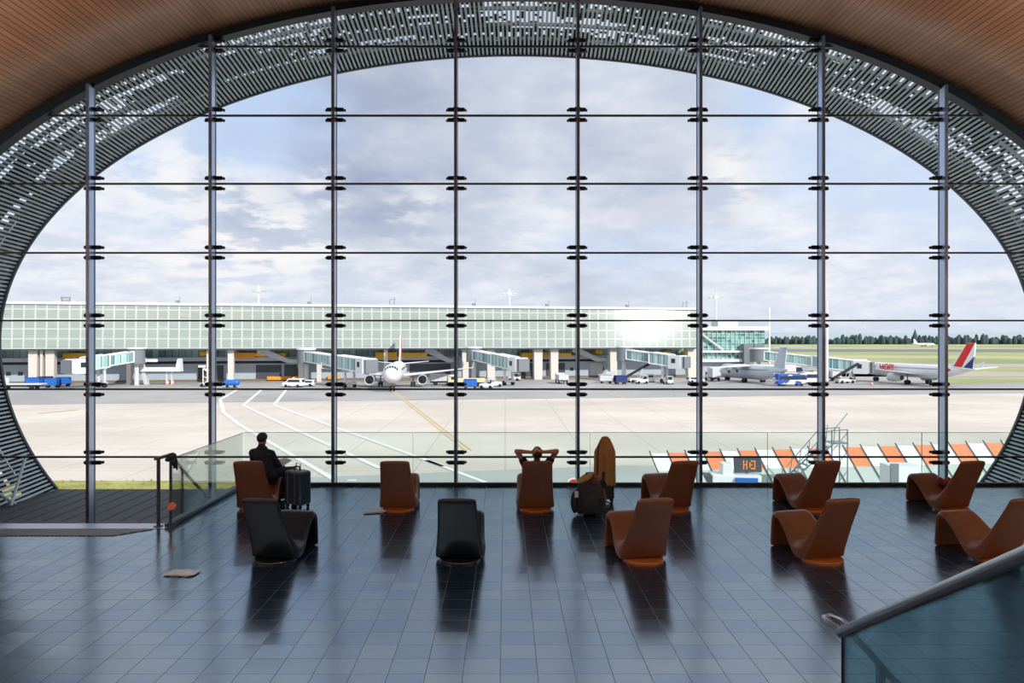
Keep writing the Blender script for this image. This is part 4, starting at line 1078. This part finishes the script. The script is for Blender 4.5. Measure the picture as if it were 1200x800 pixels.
# ------------------------------------------------------------------ apron vehicles
def wheels(t, xs, y, r=.4):
    for x in xs:
        for s in (-1, 1):
            m_ = MB(); m_.tube([(x, s*y-.12, r), (x, s*y+.12, r)], r, 12); m_.build('wheel', M_rubber, t)
def van(px, py, rz, label, col=None, name='van', beacon=False, group=None, L=4.8):
    t = thing(name, label, 'van' if name == 'van' else 'car', apr(px, py), rz, group); col = col or M_white
    h = 2.0 if name == 'van' else 1.5
    m_ = MB(); m_.prism([(-L/2, .35), (-L/2, h*.95), (-L/2+.2, h), (L*.18, h), (L*.32, h*.62), (L/2, h*.52), (L/2, .35)], -.92, .92); m_.build('body', col, t, smooth=0, bevel=.06)
    m_ = MB()
    for s in (-1, 1): m_.prism([(-L*.4, h*.6), (-L*.4, h*.88), (L*.15, h*.88), (L*.26, h*.6)], s*.93-.01, s*.93+.01)
    m_.raw([(L*.19, -.8, h*.95), (L*.19, .8, h*.95), (L*.315, .8, h*.65), (L*.315, -.8, h*.65)], [(0, 1, 2, 3)]); m_.bbox(-L/2-.02, -L/2, -.75, .75, h*.6, h*.88); m_.build('windows', M_win, t, smooth=0)
    wheels(t, (-L*.3, L*.3), .85, .34)
    if beacon: m_ = MB(); m_.box((0, 0, h+.15), (.35, .9, .3)); m_.build('beacon', M_yel, t, smooth=0)
    return t
def tug(px, py, rz, label, col=None, group=None):
    col = col or M_white; t = thing('baggage_tug', label, 'tug', apr(px, py), rz, group)
    m_ = MB(); m_.prism([(-1.5, .35), (-1.5, 1.1), (-.2, 1.1), (.2, 1.25), (1.5, 1.05), (1.5, .35)], -.75, .75); m_.build('body', col, t, smooth=0, bevel=.05)
    m_ = MB(); m_.box((-.7, 0, 2.0), (1.5, 1.4, .1))
    for x in (-1.4, 0):
        for y in (-.65, .65): m_.box((x, y, 1.55), (.08, .08, .9))
    m_.build('cab_frame', M_offw, t, smooth=0); m_ = MB(); m_.box((-.7, 0, 1.25), (.5, 1.1, .3)); m_.box((-.95, 0, 1.5), (.12, 1.1, .5)); m_.build('seat', M_rubber, t, smooth=0)
    wheels(t, (-1, 1), .68, .36)
def cart(px, py, rz, label, col=None, group=None):
    col = col or M_blue; t = thing('baggage_cart', label, 'baggage cart', apr(px, py), rz, group)
    m_ = MB(); m_.box((0, 0, .55), (3.0, 1.5, .14)); m_.tube([(1.5, 0, .5), (2.3, 0, .4)], .05, 6); m_.build('bed', M_dgrey, t, smooth=0)
    m_ = MB(); m_.prism([(-1.5, .62), (-1.5, 1.9), (-1.3, 2.15), (1.3, 2.15), (1.5, 1.9), (1.5, .62)], .62, .75); m_.prism([(-1.5, .62), (-1.5, 1.9), (-1.3, 2.15), (1.3, 2.15), (1.5, 1.9), (1.5, .62)], -.75, -.62); m_.box((0, 0, 2.1), (2.6, 1.5, .1)); m_.build('cover', col, t, smooth=0)
    wheels(t, (-1, 1), .6, .28)
def truck(px, py, rz, label, col=None, box=None, L=7.0, hbox=2.6, group=None):
    t = thing('service_truck', label, 'truck', apr(px, py), rz, group)
    m_ = MB(); m_.prism([(L/2-1.9, .6), (L/2-1.9, 2.5), (L/2-.5, 2.5), (L/2-.05, 1.6), (L/2, .6)], -1.1, 1.1); m_.build('cab', col or M_white, t, smooth=0, bevel=.06)
    m_ = MB(); m_.raw([(L/2-.46, -.9, 2.45), (L/2-.46, .9, 2.45), (L/2-.02, .9, 1.65), (L/2-.02, -.9, 1.65)], [(0, 1, 2, 3)]); m_.bbox(L/2-1.6, L/2-.7, -1.12, 1.12, 1.6, 2.3); m_.build('windows', M_win, t, smooth=0)
    m_ = MB(); m_.bbox(-L/2, L/2-2.1, -1.2, 1.2, 1.0, 1.0+hbox); m_.build('cargo_box', box or M_offw, t, smooth=0, bevel=.04)
    m_ = MB(); m_.bbox(-L/2, L/2-.3, -.5, .5, .6, 1.0); m_.build('chassis', M_dgrey, t, smooth=0)
    wheels(t, (-L*.3, L*.33), 1.0, .5)
def beltl(px, py, rz, label):
    t = thing('belt_loader', label, 'belt loader', apr(px, py), rz)
    m_ = MB(); m_.prism([(-2.6, .5), (-2.6, 1.1), (.6, 1.1), (.8, .9), (2.6, .9), (2.6, .5)], -.9, .9); m_.build('chassis', M_white, t, smooth=0, bevel=.05)
    m_ = MB(); m_.prism([(-3.8, 1.0), (-3.8, 1.4), (4.2, 5.0), (4.2, 4.6)], -.45, .45); m_.build('belt', M_rubber, t, smooth=0)
    m_ = MB(); m_.tube([(.5, -.5, 1.0), (1.5, -.5, 3.5)], .08, 6); m_.tube([(.5, .5, 1.0), (1.5, .5, 3.5)], .08, 6); m_.build('lift_arm', M_offw, t)
    wheels(t, (-1.7, 1.7), .85, .42)
van(344, 453.5, R(170), 'white van with yellow beacon parked left of the airliner that faces us', beacon=True)
van(357, 452.5, R(185), 'white estate car parked bumper to bumper behind the beacon van', name='car', L=4.6)
truck(547, 452.5, R(178), 'cream flatbed service truck below the right wingtip of the facing airliner', mat('cream_paint', (226, 212, 168), .5), mat('cream_paint', (226, 212, 168), .5), 8.5, .9)
truck(519, 451, R(10), 'white catering truck parked under the right wing of the facing airliner', hbox=1.6, L=6)
tug(570, 455, R(170), 'white baggage tug just left of the middle boarding bridge', None)
tug(580, 453, R(15), 'white baggage tug nose-on beside the other tug at the middle bridge', None)
cart(551, 455.5, 0, 'blue and white baggage cart coupled to the tugs by the middle bridge', M_blue)
tug(603, 446, R(160), 'white tug standing under the cab of the middle boarding bridge')
truck(658, 449, R(95), 'white truck with yellow lifting gear by the right-hand pair of columns', hbox=1.2)
cart(710, 449, 0, 'silver-grey baggage cart below the pier right of the fifth mullion', M_offw)
truck(716, 447, R(80), 'small white utility truck parked beside the silver-grey cart', hbox=1.6, L=5)
beltl(746, 448, R(25), 'belt loader with its conveyor raised beneath the bright end of the pier')
tug(752, 449.5, R(190), 'white tug with red marks parked beside the raised belt loader')
van(762, 447, R(80), 'white van seen end-on right of the belt loader', L=4.2)
tug(783, 450, R(100), 'dark-fronted white tug alone on the open asphalt, left of the sixth mullion', M_offw)
van(815, 448, R(10), 'white car half hidden behind the sixth mullion', name='car', L=4.2)
truck(835, 446, R(100), 'white loader truck left of the silver airliner nose', hbox=2.4, L=5)
cart(727, 450, .3, 'navy baggage cart at the foot of the fourth boarding bridge', M_dblue)
cart(40, 453, .1, 'bright blue baggage cart in front of the left round column', M_blue)
cart(53, 451.5, .1, 'dark blue baggage cart between the two white columns at left', M_dblue)
cart(62, 454, .2, 'bright blue baggage cart in front of the second white column', M_blue)
cart(74, 452.5, .2, 'blue and white baggage cart rightmost of the row by the columns', M_blue)
truck(24, 456, R(182), 'low white flatbed truck with orange lamps at far left of the apron', None, M_offw, 10, .3)
# blue tank trailer
tt = thing('tank_trailer', 'round blue tank trailer standing right of the white boom lift', 'trailer', apr(271.5, 454), .1)
m_ = MB(); m_.capsule((-1.0, 0, 1.1), (1.0, 0, 1.1), .8, .8); m_.build('tank', M_blue, tt); m_ = MB(); m_.box((0, 0, .35), (3, 1.2, .15)); m_.box((-.2, 0, 2.1), (1.2, .5, .5)); m_.build('frame', M_white, tt, smooth=0); wheels(tt, (-.8, .8), .7, .3)
# boom lift
bl = thing('boom_lift', 'white lattice boom lift on the apron just left of the second mullion', 'lift', apr(243, 453), 0)
m_ = MB(); m_.tube([(-1, 0, .5), (-1, 0, 4.2)], .12, 6); m_.tube([(-1, 0, 4.2), (1.8, 0, 2.2)], .12, 6); m_.tube([(-1, 0, .6), (1.8, 0, 2.6)], .1, 6); m_.tube([(-1.2, 0, 4.5), (.9, 0, 3.4)], .12, 6); m_.tube([(-1, 0, 2.4), (.6, 0, 1.7)], .08, 6); m_.build('boom', M_white, bl)
m_ = MB(); m_.box((0, 0, .6), (3, 1.4, .5)); m_.build('chassis', M_offw, bl, smooth=0); m_ = MB(); m_.box((-1.2, 0, 4.7), (1.4, 1, .5)); m_.build('basket', M_white, bl, smooth=0); wheels(bl, (-1, 1), .7, .4)
# elevated link / passenger steps at left
ps = thing('passenger_steps', 'white mobile passenger steps platform right of the left boarding bridge', 'steps', apr(186, 450.5), 0)
m_ = MB(); m_.bbox(-4, 4.2, -1, 1, 3.2, 4.2); m_.prism([(4.2, 3.2), (5.0, 6.3), (5.3, 6.3), (5.5, 3.2)], -1, 1); m_.build('platform', M_white, ps, smooth=0)
m_ = MB(); m_.bbox(-4.6, .2, -1, -.9, 5.5, 6.2); m_.bbox(-4.6, -3.5, -1, 1, 5.3, 6.4); m_.build('rail', M_white, ps, smooth=0)
m_ = MB(); m_.prism([(-5.2, 8.5), (-4.3, 8.5), (-2.4, 0), (-3.3, 0)], -.5, .5); m_.build('raking_leg', M_offw, ps, smooth=0)
m_ = MB(); m_.box((2, 0, 1.6), (.4, .4, 3.2)); m_.box((3.2, 0, 1.6), (.4, .4, 3.2)); m_.build('leg', M_offw, ps, smooth=0)
# traffic cones
cone = None
for i, (px, py) in enumerate(((169, 450), (174, 450), (197, 450.5), (203, 450.5), (1022, 452), (590, 449))):
    if cone is None:
        cone = thing('traffic_cone', '', 'traffic cone'); m_ = MB(); m_.box((0, 0, .04), (.7, .7, .08)); m_.tube([(0, 0, .05), (0, 0, 1.1)], [.28, .05], 10); m_.build('cone_body', M_orange, cone); m_ = MB(); m_.tube([(0, 0, .45), (0, 0, .7)], [.205, .15], 10); m_.build('reflective_band', M_white, cone)
        o = cone
    else: o = dup(cone, (0, 0, 0), 0)
    o.location = apr(px, py); o['group'] = 'orange traffic cones on the apron'
    o['label'] = ('orange cone, left of the pair under the white raking leg', 'orange cone, right of the pair under the white raking leg', 'orange cone, left of the pair right of the passenger steps', 'orange cone, right of the pair right of the passenger steps', 'orange cone in front of the red-tailed airliner nose', 'orange cone beside the tugs at the middle boarding bridge')[i]
# right stands
def bus(px, py, rz, label, m1_, L=9):
    t = thing('apron_bus', label, 'bus', apr(px, py), rz)
    m_ = MB(); m_.bbox(-L/2, L/2, -1.3, 1.3, .45, 2.9); m_.build('body', m1_, t, smooth=0, bevel=.12)
    m_ = MB(); m_.bbox(-L/2+.4, L/2-.3, -1.32, 1.32, 1.5, 2.4); m_.bbox(L/2-.1, L/2+.02, -1.1, 1.1, 1.3, 2.5); m_.build('windows', M_win, t, smooth=0)
    wheels(t, (-L*.3, L*.3), 1.15, .48)
m_lb, kk, bb = newmat('blue_white_livery'); tcx = kk.n('ShaderNodeTexCoord'); spx = kk.n('ShaderNodeSeparateXYZ'); kk.put(spx.inputs[0], tcx.outputs['Object'])
kk.put(bb.inputs['Base Color'], kk.mix(kk.mr(kk.noise(kk.vm('MULTIPLY', tcx.outputs['Object'], (.5, .2, 1)), 1.1, 1).outputs['Fac'], .46, .5), rgb(225, 228, 232), rgb(40, 84, 180)))
bus(926, 452, R(4), 'blue and white liveried apron bus right of the T-tail airliner', m_lb, 7)
bus(952, 449.5, R(3), 'plain white apron minibus behind the blue and white bus', M_white, 5)
truck(935, 444.5, R(10), 'white truck with cream body behind the blue and white bus', None, mat('cream_paint', (226, 212, 168), .5), 9, 1.0)
truck(928, 439, R(-5), 'white truck with navy cab standing behind the T-tail', M_dblue, M_white, 6, 2.0)
truck(976, 446, R(90), 'rust-brown and white truck behind the second mullion from the right', mat('rust', (130, 70, 50), .6), M_offw, 5, 1.6)
beltl(990, 449, R(20), 'belt loader with sloping conveyor below the long boarding bridge')
# tiny far signs on the field
for px, py, D in ((1003, 0, 420), ):
    o = MB(); o.box((0, 0, 1), (10, .6, 2)); o = o.build('airfield_sign', M_white, None, smooth=0); o.location = ((px-VX)/F*330, 330, GZ); tag(o, 'small white box sign standing in the airfield grass', 'sign')

# ------------------------------------------------------------------ blast fence and near equipment
FY = 47.0
px0 = [745+20.3*k for k in range(23)]
for k in range(22):
    xa = (762+20.6*k-VX)/F*FY; xb = (762+20.6*(k+1)-VX)/F*FY; zt_ = EYE-((531-14*(k/22))-VY)/F*FY-GZ
    fyk = FY
    col = M_orange if k % 2 == 1 else M_white; place = 'orange-topped' if k % 2 == 0 else 'white-topped'
    if k == 0: fence = thing('blast_fence', 'row of leaning blast fence panels topped in alternate orange and white', 'fence', (0, FY, GZ))
    def pt(x, f): return (x-.55+1.9*f if False else x+(1-f)*1.0, -(1-f)*3.2, zt_*f)
    m_ = MB(); th = .06
    def slab(f0, f1, g0, g1, dy=0.0):
        a = pt(xa+g0, f0); b_ = pt(xb-g1, f0); c_ = pt(xb-g1, f1); d_ = pt(xa+g0, f1)
        m_.raw([(q_[0], q_[1]+dy, q_[2]) for q_ in (a, b_, c_, d_)]+[(q_[0], q_[1]+dy+th, q_[2]) for q_ in (a, b_, c_, d_)], [(0, 1, 2, 3), (7, 6, 5, 4), (0, 4, 5, 1), (1, 5, 6, 2), (2, 6, 7, 3), (3, 7, 4, 0)])
    slab(.72, 1.0, .03, .03, -.02); m_.build('top_panel', col, fence, smooth=0)
    m_ = MB(); slab(0, .72, .03, .03); m_.build('lower_panel', mat('pale_grey_panel', (178, 188, 184), .6), fence, smooth=0)
    m_ = MB(); m_.tube([Vector(pt(xa, 0))+Vector((0, -.05, 0)), Vector(pt(xa, 1.04))+Vector((0, -.05, 0))], .04, 6); m_.build('rib', M_dgrey, fence)
# light tower trailer with dot-matrix sign
D_ = 40.0; p = Vector((at(876, 0, D_).x, D_, GZ))
sg = thing('sign_trailer', 'grey dot-matrix sign on a white trailer with blue box before the blast fence', 'sign', p, R(-6))
sz = lambda y: EYE-(y-VY)/F*D_-GZ
m_ = MB(); m_.box((0, 0, (sz(535)+sz(553))/2), (1.45, .25, (sz(535)-sz(553))), Euler((0, -.05, 0)).to_matrix()); m_.build('sign_box', M_dgrey, sg, smooth=0, bevel=.03)
m_ = MB(); random.seed(5)
rowsH = ["10100111", "10101001", "11101101", "10101001", "10100111"]
for r_, row in enumerate(rowsH):
    for c_, ch in enumerate(row):
        if ch == '1': m_.box((-.24+c_*.085, -.14, (sz(535)+sz(553))/2+.2-r_*.1), (.05, .02, .06))
m_.build('led_dots', mat('led_orange', (240, 140, 60), .5, emit=((250, 140, 60), 1.2)), sg, smooth=0)
m_ = MB(); m_.box((0, .2, sz(553)/2), (.12, .12, sz(553))); m_.build('mast', M_grey, sg, smooth=0)
m_ = MB(); m_.box((-.7, 0, sz(560)), (2.6, 1.3, .5)); m_.box((-1.15, 0, sz(550)), (.55, .9, .7)); m_.bbox(-2, .6, -.6, .6, .6, sz(564)); m_.build('trailer_body', M_white, sg, smooth=0, bevel=.04)
m_ = MB(); m_.box((-.2, -.72, sz(563)), (1.15, .2, .55)); m_.build('blue_box', M_blue, sg, smooth=0)
m_ = MB(); m_.prism([(-2.4, sz(556)), (-1.5, sz(558)), (-1.5, sz(568)), (-2.1, sz(568))], -.6, .6); m_.build('hood', M_dgrey, sg, smooth=0)
wheels(sg, (-1.2, .4), .75, .4)
# lattice stairs
ls = thing('lattice_stairs', 'light aluminium lattice access stairs leaning up before the blast fence', 'stairs', (at(952, 0, 42).x, 42, GZ), 0)
lzz = lambda y: EYE-(y-VY)/F*42-GZ
m_ = MB()
for y in (-.5, .5):
    m_.tube([(-1.6, y, lzz(566)), (1.0, y, lzz(518))], .05, 6); m_.tube([(-1.3, y, lzz(548)), (.6, y, lzz(504))], .03, 6); m_.tube([(.6, y, lzz(504)), (1.8, y, lzz(502))], .03, 6)
    for k in range(6):
        f = k/5; a = Vector((-1.6+2.6*f, y, lzz(566)+(lzz(518)-lzz(566))*f)); m_.tube([a, a+Vector((.1, 0, .95))], .025, 6)
for k in range(12):
    f = k/11; x = -1.6+2.6*f; z = lzz(566)+(lzz(518)-lzz(566))*f; m_.box((x, 0, z), (.22, 1.0, .04))
m_.box((1.4, 0, lzz(518)), (.9, 1.0, .06)); m_.build('stair_frame', M_chrome, ls)
m_ = MB()
for x in (.9, 1.8):
    for y in (-.5, .5): m_.tube([(x, y, 0), (x, y, lzz(502))], .04, 6)
for k in range(6): m_.tube([(.9, -.5, k*1.1), (1.8, -.5, k*1.1+1.1)], .025, 6)
m_.build('support_tower', M_chrome, ls)
# white cabinet with mesh door
cb = thing('equipment_cabinet', 'white equipment cabinet with grey mesh door before the blast fence', 'cabinet', (at(1060, 0, 40).x, 40, GZ), 0)
m_ = MB(); m_.bbox(-.75, 1.0, 0, 1.2, 0, sz(546)); m_.build('body', M_white, cb, smooth=0)
m_ = MB(); m_.bbox(-.8, -.35, -.08, 0, sz(566), sz(543)); m_.build('mesh_door', M_grey, cb, smooth=0)
for px in (1000, 1018, 1034):
    pass
# red sign top below the window
rs = thing('round_sign', 'round red sign with white rim just below the window, centre', 'sign', (at(672, 0, 38).x, 38, GZ), 0)
zc_ = EYE-(567-VY)/F*38-GZ
m_ = MB(); m_.tube([(0, 0, 0), (0, 0, zc_)], .05, 8); m_.build('post', M_grey, rs)
m_ = MB(); m_.tube([(0, -.03, zc_), (0, .03, zc_)], .26, 24); m_.build('sign_face', M_red, rs); m_ = MB(); m_.tube([(0, -.02, zc_), (0, .04, zc_)], .33, 24); m_.build('rim', M_white, rs)

# ------------------------------------------------------------------ unseen fill lights added to brighten the interior
for sd, nm in ((-1, 'left'), (1, 'right')):  # invented uplights, added to brighten the wooden vault
    for y, ny in ((8.5, 'nearest the window'), (2.5, 'in the middle of the wall'), (-4, 'at the rear')):
        x = CX+sd*12.55
        t = thing('vault_fill', 'long upward fill light trough added on the %s side wall, %s' % (nm, ny), 'fill light', (x, y, 3.3), 0, 'added fill lights brightening the wooden vault')
        m_ = MB(); m_.bbox(-.22, .22, -2.4, 2.4, -.1, 0); m_.bbox(-.25, -.22, -2.4, 2.4, -.1, .12); m_.bbox(.22, .25, -2.4, 2.4, -.1, .12); m_.build('trough', M_dark, t, smooth=0)
        m_ = MB(); m_.bbox(-.15, .15, -2.3, 2.3, .005, .02); m_.build('fill_tube', mat('fill_tube_glow', (255, 236, 210), .5, emit=((255, 214, 170), 2)), t, smooth=0)
        la = bpy.data.lights.new('vault_fill_lamp', 'AREA'); la.shape = 'RECTANGLE'; la.size = .35; la.size_y = 4.6; la.energy = FILL_POWER; la.color = (.92, .96, 1)
        lo = bpy.data.objects.new('vault_fill_lamp', la); C.objects.link(lo); lo.parent = t; lo.location = (0, 0, .06); lo.rotation_euler = (0, R(180-sd*-28), 0)

for i, (x, y) in enumerate([(x, y) for y in (5.5, 0, -5) for x in (-7.5, -2.5, 2.5, 7.5)]):  # added out of view for neutral light on floor and furniture
    z = oz(x)-.9
    t = thing('room_fill', 'added square fill light in a deep black box below the vault, %s of its row, %s row' % (('far left', 'inner left', 'inner right', 'far right')[i % 4], ('front', 'middle', 'rear')[i//4]), 'fill light', (x, y, z), 0, 'added square fill lights under the vault')
    m_ = MB(); m_.bbox(-.36, .36, -.36, .36, .4, .46); m_.bbox(-.36, -.33, -.36, .36, 0, .4); m_.bbox(.33, .36, -.36, .36, 0, .4); m_.bbox(-.33, .33, -.36, -.33, 0, .4); m_.bbox(-.33, .33, .33, .36, 0, .4); m_.bbox(-.02, .02, -.02, .02, .46, .9); m_.build('housing', M_band, t, smooth=0)
    m_ = MB(); m_.box((0, 0, .385), (.6, .6, .01)); m_.build('lens', mat('fill_lens_glow', (240, 244, 250), .5, emit=((240, 246, 255), 2)), t, smooth=0)
    la = bpy.data.lights.new('room_fill_lamp', 'AREA'); la.shape = 'SQUARE'; la.size = .55; la.energy = 130; la.color = (.92, .96, 1)
    lo = bpy.data.objects.new('room_fill_lamp', la); C.objects.link(lo); lo.parent = t; lo.location = (0, 0, .37)

# ------------------------------------------------------------------ sun and sky
su = bpy.data.lights.new('sun', 'SUN'); su.energy = 4.2; su.angle = R(.6); su.color = (1, .95, .88)
so = bpy.data.objects.new('sun', su); C.objects.link(so)
so.rotation_euler = Vector((-.529, .668, -.523)).to_track_quat('-Z', 'Y').to_euler()
w = bpy.data.worlds.new('sky'); bpy.context.scene.world = w; w.use_nodes = True
nt = w.node_tree; k = NT(nt); bg = nt.nodes['Background']
tc = k.n('ShaderNodeTexCoord'); dv = tc.outputs['Generated']
sp_ = k.n('ShaderNodeSeparateXYZ'); k.put(sp_.inputs[0], dv)
zc1 = k.m('MAXIMUM', sp_.outputs[2], 0.0)
den = k.m('ADD', zc1, .22)                          # cloud deck seen in perspective
cvx = k.n('ShaderNodeCombineXYZ'); k.put(cvx.inputs[0], k.m('DIVIDE', sp_.outputs[0], den)); k.put(cvx.inputs[1], k.m('DIVIDE', sp_.outputs[1], den)); k.put(cvx.inputs[2], k.m('MULTIPLY', zc1, 2.0))
nA = k.noise(cvx.outputs[0], 1.5, 8, .55); nB = k.noise(k.vm('ADD', cvx.outputs[0], (7.3, 2.1, 4)), .9, 7, .6); nC = k.noise(cvx.outputs[0], 5.0, 6, .6)
warp = k.vm('MULTIPLY', k.vm('SUBTRACT', nA.outputs['Color'], (.5, .5, .5)), (.22, .22, .22))
wd = k.vm('ADD', dv, warp)
def blob(px, py, r0, r1):
    d = Vector(((px-VX)/F, 1, -(py-VY)/F)).normalized(); return k.mr(k.vm('DISTANCE', wd, tuple(d)), r0, r1, 1.0, 0.0)
blue = k.mix(k.mr(zc1, 0, .5), rgb(212, 225, 245), rgb(172, 200, 238))
gap = None
for a in ((300, 130, .02, .16), (1010, 205, .02, .13), (1090, 250, .02, .12), (170, 200, .0, .09), (900, 120, .0, .10)):
    bl_ = blob(*a); gap = bl_ if gap is None else k.m('MAXIMUM', gap, bl_)
dark = None
for a, s in (((470, 165, .05, .26), 1.0), ((330, 205, .02, .15), .8), ((610, 110, .03, .22), .5), ((760, 170, .05, .22), .55), ((450, 225, .0, .12), .9), ((380, 330, .0, .1), .25), ((700, 320, .02, .16), .45)):
    x = k.m('MULTIPLY', blob(*a), s); dark = x if dark is None else k.m('MAXIMUM', dark, x)
puff = None
for a in ((190, 215, .01, .10), (150, 235, .0, .08), (380, 225, .0, .05), (480, 255, .0, .06), (300, 275, .02, .14), (860, 205, .0, .07)):
    x = blob(*a); puff = x if puff is None else k.m('MAXIMUM', puff, x)
cover = k.m('SUBTRACT', k.m('ADD', k.mr(nB.outputs['Fac'], .30, .55), .35, clamp=True), k.m('MULTIPLY', gap, .75), clamp=True)
shade = k.m('MULTIPLY', k.m('ADD', dark, .0), k.mr(nA.outputs['Fac'], .34, .62, .45, 1.0), clamp=True)
cw = k.mix(k.mr(nC.outputs['Fac'], .35, .65), rgb(214, 220, 232), rgb(240, 240, 244))
cc = k.mix(shade, cw, rgb(158, 169, 195))
sky = k.mix(cover, blue, cc)
sky = k.mix(k.m('MULTIPLY', k.m('MULTIPLY', puff, k.mr(nC.outputs['Fac'], .40, .56)), .85), sky, rgb(250, 246, 244))
sky = k.mix(k.mr(zc1, 0, .10, .65, 0), sky, rgb(208, 218, 232))
k.put(bg.inputs[0], sky); bg.inputs[1].default_value = SKYK

# ------------------------------------------------------------------ camera
cam = bpy.data.cameras.new('camera'); co = bpy.data.objects.new('camera', cam); C.objects.link(co)
cam.sensor_width = 36; cam.lens = 36*F/1200; co.location = (0, 0, EYE); co.rotation_euler = (PI/2, 0, 0)
cam.shift_x = (600-VX)/1200; cam.shift_y = (VY-400)/1200; cam.clip_end = 9000; cam.clip_start = .05
sc_ = bpy.context.scene; sc_.camera = co
vs = sc_.view_settings; sc_.display_settings.display_device = 'sRGB'; vs.view_transform = 'Standard'; vs.look = 'None'; vs.gamma = 1; vs.use_curve_mapping = False; vs.exposure = 0.0
